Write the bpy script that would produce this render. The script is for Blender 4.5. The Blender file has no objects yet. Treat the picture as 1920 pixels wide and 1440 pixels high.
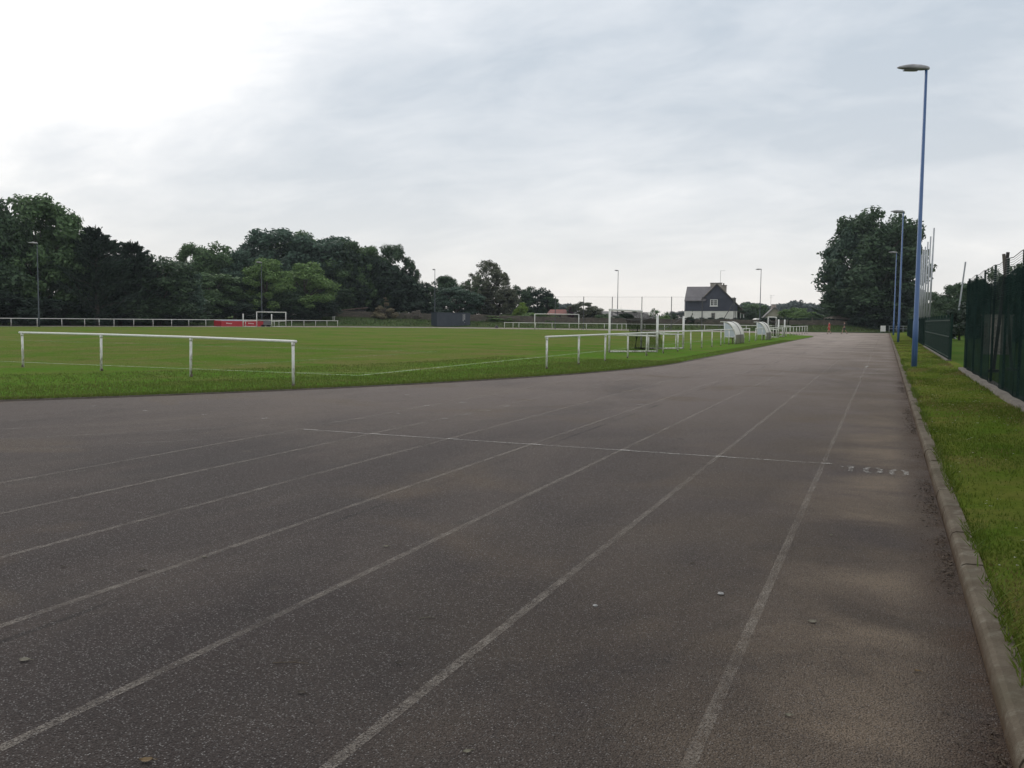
import bpy, math, random
import numpy as np
from mathutils import Vector, Matrix
R = math.radians
random.seed(7); rng = np.random.default_rng(11)
scn = bpy.context.scene
COL = scn.collection

# ------------------------------------------------------------------ camera
F, EYE, YAW, ROLL = 1735.0, 1.65, R(21.92), 0.0105
PITCH = math.atan(122.0 / F)
f0 = Vector((-math.sin(YAW), math.cos(YAW), 0)); RT = Vector((math.cos(YAW), math.sin(YAW), 0)); UP0 = Vector((0, 0, 1))
FW = f0 * math.cos(PITCH) - UP0 * math.sin(PITCH); UP = f0 * math.sin(PITCH) + UP0 * math.cos(PITCH)
CAMP = Vector((0, 0, EYE))
cx = RT * math.cos(ROLL) + UP * math.sin(ROLL); cy = UP * math.cos(ROLL) - RT * math.sin(ROLL)
cd = bpy.data.cameras.new('camera'); cam = bpy.data.objects.new('camera', cd); COL.objects.link(cam)
M3 = Matrix((cx, cy, -FW)).transposed().to_4x4(); M3.translation = CAMP; cam.matrix_world = M3
cd.sensor_width = 36; cd.lens = F / 1920 * 36; cd.clip_start = 0.1; cd.clip_end = 3000
scn.camera = cam

def ray(px, py):
    u, d = px - 960.0, py - 720.0
    return RT * (u * math.cos(ROLL) + d * math.sin(ROLL)) - UP * (d * math.cos(ROLL) - u * math.sin(ROLL)) + FW * F
def G(px, py, z=0.0):                      # point of the photo -> point on the ground
    r = ray(px, py); t = (z - EYE) / r.z; return CAMP + r * t
def P(px, py, dep):                        # point of the photo at a given distance
    r = ray(px, py); return CAMP + r * (dep / r.dot(f0))
def D(px, dep, z=0.0):
    v = P(px, 598, dep); v.z = z; return v
def mpp(dep): return dep / F               # metres per photo pixel

# ------------------------------------------------------------------ sky, sun, exposure
def nd(nt, t, **kw):
    n = nt.nodes.new(t)
    for k, v in kw.items(): setattr(n, k, v)
    return n
SUN_AZ, SUN_EL = R(-43), R(38)             # azimuth from +Y, towards +X
sdir = Vector((math.sin(SUN_AZ) * math.cos(SUN_EL), math.cos(SUN_AZ) * math.cos(SUN_EL), math.sin(SUN_EL)))
wd = bpy.data.worlds.new('World'); scn.world = wd; wd.use_nodes = True
nt = wd.node_tree; nt.nodes.clear(); L = nt.links
out = nd(nt, 'ShaderNodeOutputWorld'); bg = nd(nt, 'ShaderNodeBackground'); L.new(bg.outputs[0], out.inputs[0])
sky = nd(nt, 'ShaderNodeTexSky', sky_type='NISHITA'); sky.sun_disc = False; sky.sun_elevation = SUN_EL; sky.sun_rotation = SUN_AZ
tc = nd(nt, 'ShaderNodeTexCoord')
def math_n(op, a, b=None, c=None, clamp=False):
    n = nd(nt, 'ShaderNodeMath', operation=op); n.use_clamp = clamp
    for i, v in enumerate((a, b, c)):
        if v is None: continue
        if isinstance(v, (int, float)): n.inputs[i].default_value = v
        else: L.new(v, n.inputs[i])
    return n.outputs[0]
def vmath(op, a, b=None):
    n = nd(nt, 'ShaderNodeVectorMath', operation=op)
    for i, v in enumerate((a, b)):
        if v is None: continue
        if isinstance(v, (tuple, Vector)): n.inputs[i].default_value = tuple(v)
        else: L.new(v, n.inputs[i])
    return n
def mixc(fac, a, b):
    n = nd(nt, 'ShaderNodeMix', data_type='RGBA')
    for i, v in ((0, fac), (6, a), (7, b)):
        if isinstance(v, (int, float)): n.inputs[i].default_value = v
        elif isinstance(v, tuple): n.inputs[i].default_value = (*v, 1)
        else: L.new(v, n.inputs[i])
    return n.outputs[2]
dirv = vmath('NORMALIZE', tc.outputs['Generated']).outputs[0]
sep = nd(nt, 'ShaderNodeSeparateXYZ'); L.new(dirv, sep.inputs[0])
zz = math_n('MAXIMUM', sep.outputs[2], 0.0)
den = math_n('ADD', zz, 0.34)
cmb = nd(nt, 'ShaderNodeCombineXYZ')
L.new(math_n('DIVIDE', sep.outputs[0], den), cmb.inputs[0]); L.new(math_n('DIVIDE', sep.outputs[1], den), cmb.inputs[1])
mp = nd(nt, 'ShaderNodeMapping'); mp.inputs['Rotation'].default_value = (0, 0, R(-22)); mp.inputs['Scale'].default_value = (0.75, 1.25, 1); L.new(cmb.outputs[0], mp.inputs[0])
def noise(vec, scale, detail=5, rough=.55, dist=0.0):
    n = nd(nt, 'ShaderNodeTexNoise'); n.inputs['Scale'].default_value = scale; n.inputs['Detail'].default_value = detail
    n.inputs['Roughness'].default_value = rough; n.inputs['Distortion'].default_value = dist; L.new(vec, n.inputs['Vector']); return n.outputs[0]
n1 = noise(mp.outputs[0], 1.5, 6, .52, .4); n2 = noise(mp.outputs[0], 4.2, 7, .58, .5)
def lobe(px, py, k):                       # soft patch of cloud round a direction of the sky
    d = ray(px, py).normalized()
    dt = vmath('DOT_PRODUCT', dirv, d).outputs['Value']
    return math_n('EXPONENT', math_n('MULTIPLY', math_n('SUBTRACT', dt, 1.0), k))
shade = math_n('MULTIPLY', math_n('SUBTRACT', n1, .5), 1.7)
shade = math_n('ADD', shade, math_n('MULTIPLY', math_n('SUBTRACT', n2, .5), 1.05))
n3 = noise(mp.outputs[0], 11.0, 6, .62, .4); shade = math_n('ADD', shade, math_n('MULTIPLY', math_n('SUBTRACT', n3, .5), .28))
for px, py, k, w in ((780, 320, 30, .62), (1080, 280, 26, .48), (1480, 250, 26, .30), (1850, 190, 26, .26), (330, 400, 34, .95), (60, 430, 60, .35), (560, 300, 60, .22), (1500, 60, 40, .16), (40, 30, 13, -1.0), (430, 60, 22, -.38), (330, 230, 40, -.15),
                     (1150, 455, 60, -.45), (1640, 330, 120, -.18), (1500, 350, 90, -.14), (700, 120, 40, -.12)):
    shade = math_n('ADD', shade, math_n('MULTIPLY', lobe(px, py, k), w))
shade = math_n('ADD', shade, .28, clamp=True)
ramp = nd(nt, 'ShaderNodeValToRGB'); L.new(shade, ramp.inputs[0])
e = ramp.color_ramp.elements
e[0].position = 0; e[0].color = (1.0, 1.0, 1.0, 1); e[1].position = 1.0; e[1].color = (.47, .54, .615, 1)
x = e.new(.45); x.color = (.71, .75, .795, 1)
hor = math_n('EXPONENT', math_n('MULTIPLY', zz, -7.5))       # milky warm band above the horizon
cl = mixc(math_n('MULTIPLY', hor, .92), ramp.outputs[0], (.84, .80, .755))
skys = nd(nt, 'ShaderNodeMix', data_type='RGBA', blend_type='MULTIPLY'); skys.inputs[0].default_value = 1; L.new(sky.outputs[0], skys.inputs[6]); skys.inputs[7].default_value = (.1, .1, .1, 1)
fin = mixc(.94, skys.outputs[2], cl)
L.new(fin, bg.inputs[0]); bg.inputs[1].default_value = 1.0
sl = bpy.data.lights.new('sun', 'SUN'); sl.energy = 0.9; sl.angle = R(22); sl.color = (1, .95, .88)
so = bpy.data.objects.new('sun', sl); COL.objects.link(so); so.rotation_euler = (-sdir).to_track_quat('-Z', 'Y').to_euler()
vs = scn.view_settings; vs.view_transform = 'Standard'; vs.look = 'None'; vs.gamma = 1; vs.use_curve_mapping = False; vs.exposure = 0.2

# ------------------------------------------------------------------ materials
class NT:
    def __init__(s, name):
        s.m = bpy.data.materials.new(name); s.m.use_nodes = True; s.t = s.m.node_tree; s.t.nodes.clear()
        s.o = s.t.nodes.new('ShaderNodeOutputMaterial'); s.b = s.t.nodes.new('ShaderNodeBsdfPrincipled'); s.t.links.new(s.b.outputs[0], s.o.inputs[0])
        s.c = s.t.nodes.new('ShaderNodeTexCoord').outputs['Object']
    def link(s, a, b): s.t.links.new(a, b)
    def put(s, sock, v):
        if isinstance(v, (int, float)): sock.default_value = v
        elif isinstance(v, tuple): sock.default_value = (*v, 1) if len(v) == 3 and sock.type == 'RGBA' else v
        else: s.link(v, sock)
    def mapping(s, scale=(1, 1, 1), rot=(0, 0, 0)):
        n = s.t.nodes.new('ShaderNodeMapping'); n.inputs['Scale'].default_value = scale; n.inputs['Rotation'].default_value = rot; s.link(s.c, n.inputs[0]); return n.outputs[0]
    def noise(s, scale, detail=4, rough=.55, vec=None, dist=0, out=0):
        n = s.t.nodes.new('ShaderNodeTexNoise'); n.inputs['Scale'].default_value = scale; n.inputs['Detail'].default_value = detail
        n.inputs['Roughness'].default_value = rough; n.inputs['Distortion'].default_value = dist; s.link(vec or s.c, n.inputs['Vector']); return n.outputs[out]
    def vor(s, scale, vec=None, feature='F1'):
        n = s.t.nodes.new('ShaderNodeTexVoronoi'); n.feature = feature; n.inputs['Scale'].default_value = scale; s.link(vec or s.c, n.inputs['Vector']); return n
    def ramp(s, v, lo, hi):
        n = s.t.nodes.new('ShaderNodeMapRange'); n.inputs[1].default_value = lo; n.inputs[2].default_value = hi; s.link(v, n.inputs[0]); n.clamp = True; return n.outputs[0]
    def math(s, op, a, b=None, clamp=False):
        n = s.t.nodes.new('ShaderNodeMath'); n.operation = op; n.use_clamp = clamp; s.put(n.inputs[0], a)
        if b is not None: s.put(n.inputs[1], b)
        return n.outputs[0]
    def mix(s, f, a, b, blend='MIX'):
        n = s.t.nodes.new('ShaderNodeMix'); n.data_type = 'RGBA'; n.blend_type = blend; s.put(n.inputs[0], f); s.put(n.inputs[6], a); s.put(n.inputs[7], b); return n.outputs[2]
    def sep(s):
        n = s.t.nodes.new('ShaderNodeSeparateXYZ'); s.link(s.c, n.inputs[0]); return n.outputs
    def geo(s, k): return s.t.nodes.new('ShaderNodeNewGeometry').outputs[k]
    def bump(s, h, strength=.3, dist=.01):
        n = s.t.nodes.new('ShaderNodeBump'); n.inputs['Strength'].default_value = strength; n.inputs['Distance'].default_value = dist; s.link(h, n.inputs['Height']); s.link(n.outputs[0], s.b.inputs['Normal'])
    def base(s, v): s.put(s.b.inputs['Base Color'], v)
    def rough(s, v): s.put(s.b.inputs['Roughness'], v)
    def alpha(s, a):
        t = s.t.nodes.new('ShaderNodeBsdfTransparent'); m = s.t.nodes.new('ShaderNodeMixShader'); s.put(m.inputs[0], a)
        s.link(t.outputs[0], m.inputs[1]); s.link(s.b.outputs[0], m.inputs[2]); s.link(m.outputs[0], s.o.inputs[0])
def simple(name, c1, c2=None, scale=3, rough=.7, bump=0, bscale=30, metal=0, spec=.5):
    n = NT(name); n.rough(rough); n.b.inputs['Metallic'].default_value = metal; n.b.inputs['Specular IOR Level'].default_value = spec
    n.base(n.mix(n.ramp(n.noise(scale), .35, .65), c1, c2) if c2 else c1)
    if bump: n.bump(n.noise(bscale), bump)
    return n.m

def m_asphalt():
    n = NT('asphalt'); X, Y, Z = n.sep()
    big = n.ramp(n.noise(.16, 3, .6), .34, .68); mid = n.ramp(n.noise(.9, 5, .6, dist=.6), .38, .70)
    c = n.mix(big, (.041, .0325, .0315), (.064, .051, .047))
    c = n.mix(n.math('MULTIPLY', mid, .55), c, (.058, .050, .046))
    streak = n.ramp(n.noise(1.0, 4, .6, vec=n.mapping((1.2, .10, 1))), .5, .72)
    c = n.mix(n.math('MULTIPLY', streak, .25), c, (.024, .0225, .025))
    far = n.ramp(Y, 12, 92); c = n.mix(n.math('MULTIPLY', far, .95), c, (.47, .405, .350))      # sandy, worn far end, plus grazing sky reflection put into the colour
    midr = n.ramp(Y, 4, 20); c = n.mix(n.math('MULTIPLY', midr, .62), c, (.180, .147, .132))  # lift at middle distance: grazing sky sheen put into the colour
    blotch = n.ramp(n.noise(.30, 5, .65, vec=n.mapping((1, .55, 1), (0, 0, R(-25))), dist=.8), .44, .66); c = n.mix(n.math('MULTIPLY', blotch, .45), c, (.150, .121, .100))
    moss = n.ramp(n.noise(1.9, 5, .7, dist=.8), .60, .74); c = n.mix(n.math('MULTIPLY', moss, .5), c, (.030, .029, .024))
    seam = n.math('MULTIPLY', n.ramp(n.math('ABSOLUTE', n.math('ADD', n.math('SUBTRACT', X, -4.05), n.math('MULTIPLY', n.noise(1.2, 4), .05))), .035, .012), n.ramp(n.noise(.5, 3), .45, .6)); c = n.mix(n.math('MULTIPLY', seam, .6), c, (.020, .019, .019))
    dk = n.ramp(n.noise(.22, 4, .6, vec=n.mapping((1.3, .5, 1), (0, 0, R(20))), dist=.5), .52, .70); c = n.mix(n.math('MULTIPLY', dk, .40), c, (.026, .024, .026))
    # fine silt washed along the kerb
    brown = n.math('MULTIPLY', n.ramp(X, -3.4, -.4), n.ramp(n.noise(.55, 4, .6, dist=.4), .36, .60)); c = n.mix(n.math('MULTIPLY', brown, .7), c, (.102, .080, .060))
    band = n.math('MULTIPLY', n.ramp(X, -1.0, -.1), n.ramp(X, .42, .12))
    sp = n.ramp(n.noise(.75, 4, .6, vec=n.mapping((.7, 1.0, 1)), dist=.3), .40, .62)
    near = n.ramp(Y, 26, 12)
    c = n.mix(n.math('MULTIPLY', n.math('MULTIPLY', band, sp), n.math('MULTIPLY', near, .85)), c, (.205, .160, .118))
    patch = n.ramp(n.noise(.42, 3, .5, dist=.4), .56, .68); c = n.mix(n.math('MULTIPLY', patch, .65), c, (.118, .090, .066))
    pl = n.vor(1.7); blot = n.ramp(pl.outputs['Distance'], .17, .05); pick = n.ramp(n.noise(1.1, 1), .55, .6)
    c = n.mix(n.math('MULTIPLY', n.math('MULTIPLY', blot, pick), .6), c, (.110, .090, .072))
    edge = n.math('MULTIPLY', n.ramp(X, .18, .48), n.ramp(n.noise(2.2, 4), .3, .6)); c = n.mix(n.math('MULTIPLY', edge, .7), c, (.062, .036, .021))
    # exposed chippings
    v = n.vor(112); chip = n.t.nodes.new('ShaderNodeSeparateColor'); n.link(v.outputs['Color'], chip.inputs[0])
    grit = n.math('MULTIPLY', n.ramp(chip.outputs[0], .66, .95), n.ramp(v.outputs['Distance'], .55, .15))
    dens = n.math('SUBTRACT', 1.0, n.math('MULTIPLY', n.ramp(X, -2.4, .2), .55))
    c = n.mix(n.math('MULTIPLY', n.math('MULTIPLY', grit, dens), .85), c, (.36, .35, .34))
    v2 = n.vor(150); c = n.mix(n.math('MULTIPLY', n.ramp(v2.outputs['Distance'], .45, .75), n.math('MULTIPLY', n.ramp(Y, 40, 5), .55)), c, (.011, .010, .0105))
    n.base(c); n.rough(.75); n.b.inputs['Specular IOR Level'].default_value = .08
    n.bump(n.math('ADD', v.outputs['Distance'], n.noise(60, 3)), .9, .010); return n.m
def m_grass(name, a, b, cdry, sc=1.0, dry=.5, daisy=True):
    n = NT(name)
    c = n.mix(n.ramp(n.noise(.10 * sc, 4, .6), .40, .60), a, b)
    c = n.mix(n.math('MULTIPLY', n.ramp(n.noise(.33 * sc, 5, .65, dist=.5), .42, .64), dry), c, cdry)
    c = n.mix(n.math('MULTIPLY', n.ramp(n.noise(7, 4, .7), .45, .75), .5), c, tuple(x * .45 for x in a))
    c = n.mix(n.math('MULTIPLY', n.ramp(n.noise(40, 3, .7), .5, .8), .55), c, tuple(x * 1.7 for x in b))
    if daisy: X, Y, Z = n.sep(); inn = n.math('MULTIPLY', n.ramp(n.math('ADD', X, n.math('MULTIPLY', n.noise(.6, 3), 3.0)), -11.5, -14.5), n.ramp(n.math('ADD', Y, n.math('MULTIPLY', n.noise(.6, 3), 2.0)), 22.0, 25.0)); c = n.mix(n.math('MULTIPLY', n.math('SUBTRACT', 1.0, inn), n.ramp(n.noise(.5, 4, .6), .32, .62)), c, (.080, .160, .024))
    mole = n.vor(.35); c = n.mix(n.math('MULTIPLY', n.ramp(mole.outputs['Distance'], .09, .03), .6), c, (.045, .036, .022))
    if daisy:
        v = n.vor(6.0); s = n.t.nodes.new('ShaderNodeSeparateColor'); n.link(v.outputs['Color'], s.inputs[0])
        d = n.math('MULTIPLY', n.ramp(v.outputs['Distance'], .16, .10), n.math('MULTIPLY', n.ramp(s.outputs[0], .80, .82), n.ramp(n.noise(.25, 3), .50, .62)))
        c = n.mix(d, c, (.50, .50, .42))
    n.base(c); n.rough(.95); n.b.inputs['Specular IOR Level'].default_value = .0
    n.bump(n.noise(55, 4, .7), .8, .03); return n.m
def m_leaf(name, a, b, dark=.35):
    n = NT(name); n.rough(.6); n.b.inputs['Specular IOR Level'].default_value = .12
    r = n.geo('Random Per Island')
    c = n.mix(r, tuple(x * (1 - dark) for x in a), b)
    c = n.mix(n.math('MULTIPLY', n.ramp(n.noise(.45, 3), .4, .65), .55), c, a)
    n.base(c)
    t = n.t.nodes.new('ShaderNodeBsdfTranslucent'); n.link(c, t.inputs[0]); m = n.t.nodes.new('ShaderNodeMixShader'); m.inputs[0].default_value = .25
    n.link(n.b.outputs[0], m.inputs[1]); n.link(t.outputs[0], m.inputs[2]); n.link(m.outputs[0], n.o.inputs[0]); return n.m
def m_paint(name, alpha, col, lo=.42, hi=.6, sc=14):
    n = NT(name); n.base(n.mix(n.noise(9, 3), col, tuple(x * .75 for x in col))); n.rough(.8)
    w = n.math('MULTIPLY', n.ramp(n.noise(sc, 5, .7), lo, hi), n.math('ADD', n.ramp(n.noise(.7, 3), .34, .62), .38, True)); g = n.ramp(n.noise(95, 3, .7), .40, .58)
    n.alpha(n.math('MULTIPLY', n.math('MULTIPLY', w, g), alpha)); return n.m
def m_whitepaint():
    n = NT('weathered_white_paint'); X, Y, Z = n.sep()
    low = n.ramp(Z, 1.0, .25); w = n.math('MULTIPLY', n.ramp(n.noise(15, 5, .7, vec=n.mapping((1, 1, .35))), .46, .60), n.math('ADD', n.math('MULTIPLY', low, .85), .12))
    c = n.mix(n.noise(4, 3), (.72, .72, .69), (.60, .60, .57)); c = n.mix(w, c, (.17, .145, .11)); n.base(c); n.rough(.5); return n.m
def m_stone(name, a, b, c3, bs=2.4):
    n = NT(name); v = n.vor(bs, vec=n.mapping((1, 1, 1.9))); s = n.t.nodes.new('ShaderNodeSeparateColor'); n.link(v.outputs['Color'], s.inputs[0])
    c = n.mix(s.outputs[0], a, b); e = n.vor(bs, vec=n.mapping((1, 1, 1.9)), feature='DISTANCE_TO_EDGE'); c = n.mix(n.ramp(e.outputs['Distance'], .06, .0), c, c3)
    c = n.mix(n.math('MULTIPLY', n.ramp(n.noise(.6, 4), .5, .7), .6), c, (.045, .05, .03)); n.base(c); n.rough(.95); n.bump(e.outputs['Distance'], .6, .05); return n.m
def m_slate(name, a, b, rows=5.0):
    n = NT(name); br = n.t.nodes.new('ShaderNodeTexBrick'); n.link(n.mapping((1, 1, 1), (R(90), 0, 0)), br.inputs['Vector'])
    br.inputs['Scale'].default_value = rows; br.inputs['Mortar Size'].default_value = .015; br.inputs['Color1'].default_value = (*a, 1); br.inputs['Color2'].default_value = (*b, 1); br.inputs['Mortar'].default_value = (*[x * .5 for x in a], 1)
    n.base(n.mix(n.math('MULTIPLY', n.ramp(n.noise(.8, 4), .4, .7), .35), br.outputs['Color'], tuple(x * 1.5 for x in b))); n.rough(.65); return n.m
def m_kerb():
    n = NT('kerb_stone'); X, Y, Z = n.sep(); c = n.mix(n.ramp(n.noise(2.2, 5, .65), .35, .65), (.135, .115, .088), (.082, .065, .048))
    c = n.mix(n.ramp(n.noise(9, 4, .7), .52, .70), c, (.17, .155, .125)); c = n.mix(n.math('MULTIPLY', n.ramp(n.noise(1.3, 4, .6), .50, .68), .5), c, (.055, .050, .030))
    c = n.mix(n.math('MULTIPLY', n.ramp(Z, .075, .0), .8), c, (.060, .036, .021)); n.base(c); n.rough(.95); n.b.inputs['Specular IOR Level'].default_value = .1
    n.bump(n.math('ADD', n.noise(14, 5, .7), n.noise(90, 3)), .6, .012); return n.m
def m_net(name, col, alpha, sc=(60, 60, 60), thr=.5):
    n = NT(name); n.base(n.mix(n.ramp(n.noise(1.3, 3), .4, .65), col, tuple(x * .55 for x in col))); n.rough(.9); n.b.inputs['Specular IOR Level'].default_value = 0
    g = n.ramp(n.noise(1.0, 1, vec=n.mapping(sc)), thr - .1, thr + .1)
    n.alpha(n.math('ADD', n.math('MULTIPLY', g, 1 - alpha), alpha)); return n.m

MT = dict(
    asphalt=m_asphalt(), infield=m_grass('infield_turf', (.066, .138, .019), (.108, .148, .033), (.155, .134, .058), 1.0, .9),
    verge=m_grass('verge_turf', (.064, .115, .014), (.105, .130, .024), (.15, .122, .045), 3.0, .6, False),
    bankg=m_grass('bank_grass', (.048, .085, .028), (.070, .098, .038), (.10, .09, .055), 2.0, .5, False),
    field=m_grass('field_turf', (.05, .10, .02), (.07, .12, .025), (.12, .11, .04), 1.0, .4, False),
    ground=simple('ground_cover', (.05, .07, .03), (.07, .075, .04), .05, .95),
    blade=m_leaf('grass_blades', (.078, .135, .014), (.125, .150, .026), .3),
    straw=m_leaf('straw_grass_blades', (.15, .135, .04), (.23, .19, .085), .3), daisy=simple('daisy_petals', (.6, .6, .55), None, 1, .8), bladedry=m_leaf('dry_grass_blades', (.090, .150, .024), (.155, .168, .05), .2),
    kerb=m_kerb(),
    concrete=simple('old_concrete', (.15, .133, .112), (.095, .083, .068), 3, .9, .4, 30),
    palekerb=simple('pale_kerb', (.36, .345, .31), (.24, .23, .2), 2, .9),
    lane=m_paint('faded_lane_paint', .44, (.38, .34, .29), .28, .62, 6), start=m_paint('start_line_paint', .92, (.52, .51, .48), .34, .50, 22),
    digit=m_paint('worn_digit_paint', .75, (.46, .45, .42), .42, .58, 18), pitch=m_paint('pitch_line_paint', .85, (.46, .50, .40), .28, .55, 4),
    white=m_whitepaint(), rust=simple('rusty_socket', (.10, .08, .06), (.05, .035, .025), 20, .8),
    blue=simple('blue_lamp_paint', (.042, .098, .235), (.055, .115, .25), 1.5, .42), dimblue=simple('dimmed_blue_lamp_paint', (.030, .042, .052), (.042, .054, .062), 1.5, .6), lampgrey=simple('grey_lamp_hood', (.30, .30, .305), (.19, .19, .20), 4, .5), lens=simple('lamp_glass', (.13, .13, .14), (.18, .18, .19), 6, .25),  # far poles share the blue paint; their dimmer light is put into this colour
    galv=simple('galvanised_steel', (.36, .38, .40), (.27, .29, .31), 2, .45, metal=.5),
    green=simple('green_powder_coat', (.006, .022, .017), (.010, .030, .023), 2, .6, spec=.15), darkpost=simple('dark_net_post', (.045, .05, .052), (.07, .072, .075), 2, .6),
    net_dense=m_net('dark_green_windbreak', (.013, .025, .023), .86, (40, 9, 160)), net_thin=m_net('thin_windbreak', (.014, .023, .023), .52, (40, 9, 160)),
    wire=simple('fence_wire', (.02, .035, .035), None, 1, .5), farnet=m_net('ball_stop_net', (.03, .035, .035), .035, (3, 3, 3), 9.0), goalnet=m_net('black_goal_net', (.008, .009, .010), .16, (34, 34, 34), .52),
    slate=m_slate('slate_cladding', (.040, .045, .066), (.055, .060, .084)), roofslate=m_slate('slate_roof', (.115, .108, .118), (.155, .145, .148)), roofbrown=m_slate('mossy_slate', (.085, .075, .062), (.12, .105, .088)),
    render=simple('white_render', (.78, .77, .72), (.68, .67, .62), 1.2, .9), beige=simple('beige_render', (.34, .32, .25), (.28, .26, .2), 1.2, .9), chim=simple('chimney_render', (.40, .375, .335), (.28, .255, .22), 1.5, .9),
    pinkchim=simple('pink_chimney', (.42, .34, .31), (.34, .28, .25), 1.5, .9),
    frame=simple('white_joinery', (.72, .72, .70), None, 1, .5), glass=simple('window_glass', (.03, .035, .04), (.06, .07, .07), 3, .12), dark=simple('dark_timber', (.02, .018, .018), (.035, .03, .028), 4, .8),
    stone=m_stone('old_stone_wall', (.125, .105, .086), (.085, .072, .060), (.055, .047, .040)), rstone=m_stone('rubble_stone', (.20, .17, .13), (.12, .10, .08), (.08, .07, .06)),
    redroof=simple('red_sheet_roof', (.20, .055, .042), (.13, .045, .038), 1.2, .7), greyroof=simple('grey_sheet_roof', (.19, .18, .175), (.14, .135, .13), 1.0, .8), brownroof=simple('rusty_sheet_roof', (.165, .105, .085), (.11, .08, .07), 1.5, .8), thatch=simple('weathered_roof', (.13, .112, .09), (.085, .075, .06), 4, .95, .5, 15),
    container=simple('anthracite_paint', (.030, .040, .056), (.038, .048, .064), 1, .5), redvinyl=simple('red_vinyl', (.40, .018, .030), (.33, .015, .024), 1.5, .45), bluepad=simple('pale_blue_vinyl', (.42, .48, .60), (.36, .42, .55), 2, .5), white2=simple('white_lettering', (.72, .70, .68), None, 1, .6),
    greycover=simple('grey_cover', (.13, .13, .14), (.09, .09, .10), 2, .7), bag=simple('black_plastic', (.012, .012, .014), (.02, .02, .022), 5, .35),
    panel=simple('pale_shelter_panel', (.50, .54, .60), (.44, .48, .53), 2, .4), shellw=simple('opal_shelter_sheet', (.62, .61, .54), (.52, .51, .45), 2, .35),
    skin=simple('skin', (.33, .20, .145), None, 1, .6), hair=simple('dark_hair', (.02, .015, .012), None, 1, .6), red=simple('red_cloth', (.42, .04, .035), (.36, .03, .03), 4, .8), black=simple('black_cloth', (.018, .017, .02), (.03, .028, .03), 4, .8), greyc=simple('charcoal_cloth', (.04, .04, .044), None, 4, .8), shoe=simple('dark_shoe', (.02, .02, .022), None, 1, .5),
    bark=simple('bark', (.075, .062, .050), (.045, .037, .030), 3, .95, .6, 8), leafbrown=simple('dry_leaf', (.15, .10, .045), (.10, .065, .03), 12, .8), litter=simple('rotting_litter', (.060, .040, .024), (.034, .023, .014), 14, .9), leafpale=simple('pale_dead_leaf', (.17, .16, .115), (.11, .10, .075), 12, .8), pebble=simple('pale_pebble', (.42, .42, .41), (.32, .31, .3), 20, .8), twig=simple('dry_twig', (.13, .105, .075), (.08, .06, .04), 10, .9), darkleaf=simple('dark_leaf', (.03, .024, .018), (.05, .038, .026), 12, .8),
)
def _shell():
    n = NT('dirty_clear_shelter_sheet'); n.base(n.mix(n.ramp(n.noise(1.5, 4), .4, .65), (.20, .19, .155), (.12, .11, .085))); n.rough(.4); n.alpha(.62); return n.m
MT['shell'] = _shell()
LEAF = dict(
    dark=m_leaf('dark_foliage', (0.051, 0.090, 0.051), (0.088, 0.136, 0.073)), mid=m_leaf('mid_foliage', (0.082, 0.145, 0.064), (0.140, 0.214, 0.101)), light=m_leaf('light_foliage', (0.124, 0.216, 0.068), (0.198, 0.298, 0.107)),
    blue=m_leaf('blue_green_foliage', (0.063, 0.107, 0.077), (0.097, 0.154, 0.111)), olive=m_leaf('olive_foliage', (0.104, 0.121, 0.079), (0.160, 0.168, 0.119)), lime=m_leaf('lime_foliage', (.16, .25, .045), (.22, .32, .07)),
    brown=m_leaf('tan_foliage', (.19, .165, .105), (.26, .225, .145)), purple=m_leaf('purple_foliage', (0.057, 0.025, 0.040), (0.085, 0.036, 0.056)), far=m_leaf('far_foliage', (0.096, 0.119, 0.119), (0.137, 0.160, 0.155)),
    black=m_leaf('shaded_foliage', (0.030, 0.049, 0.036), (0.049, 0.077, 0.052)), pale=m_leaf('pale_blossom', (.22, .20, .17), (.32, .29, .25)))

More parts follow.
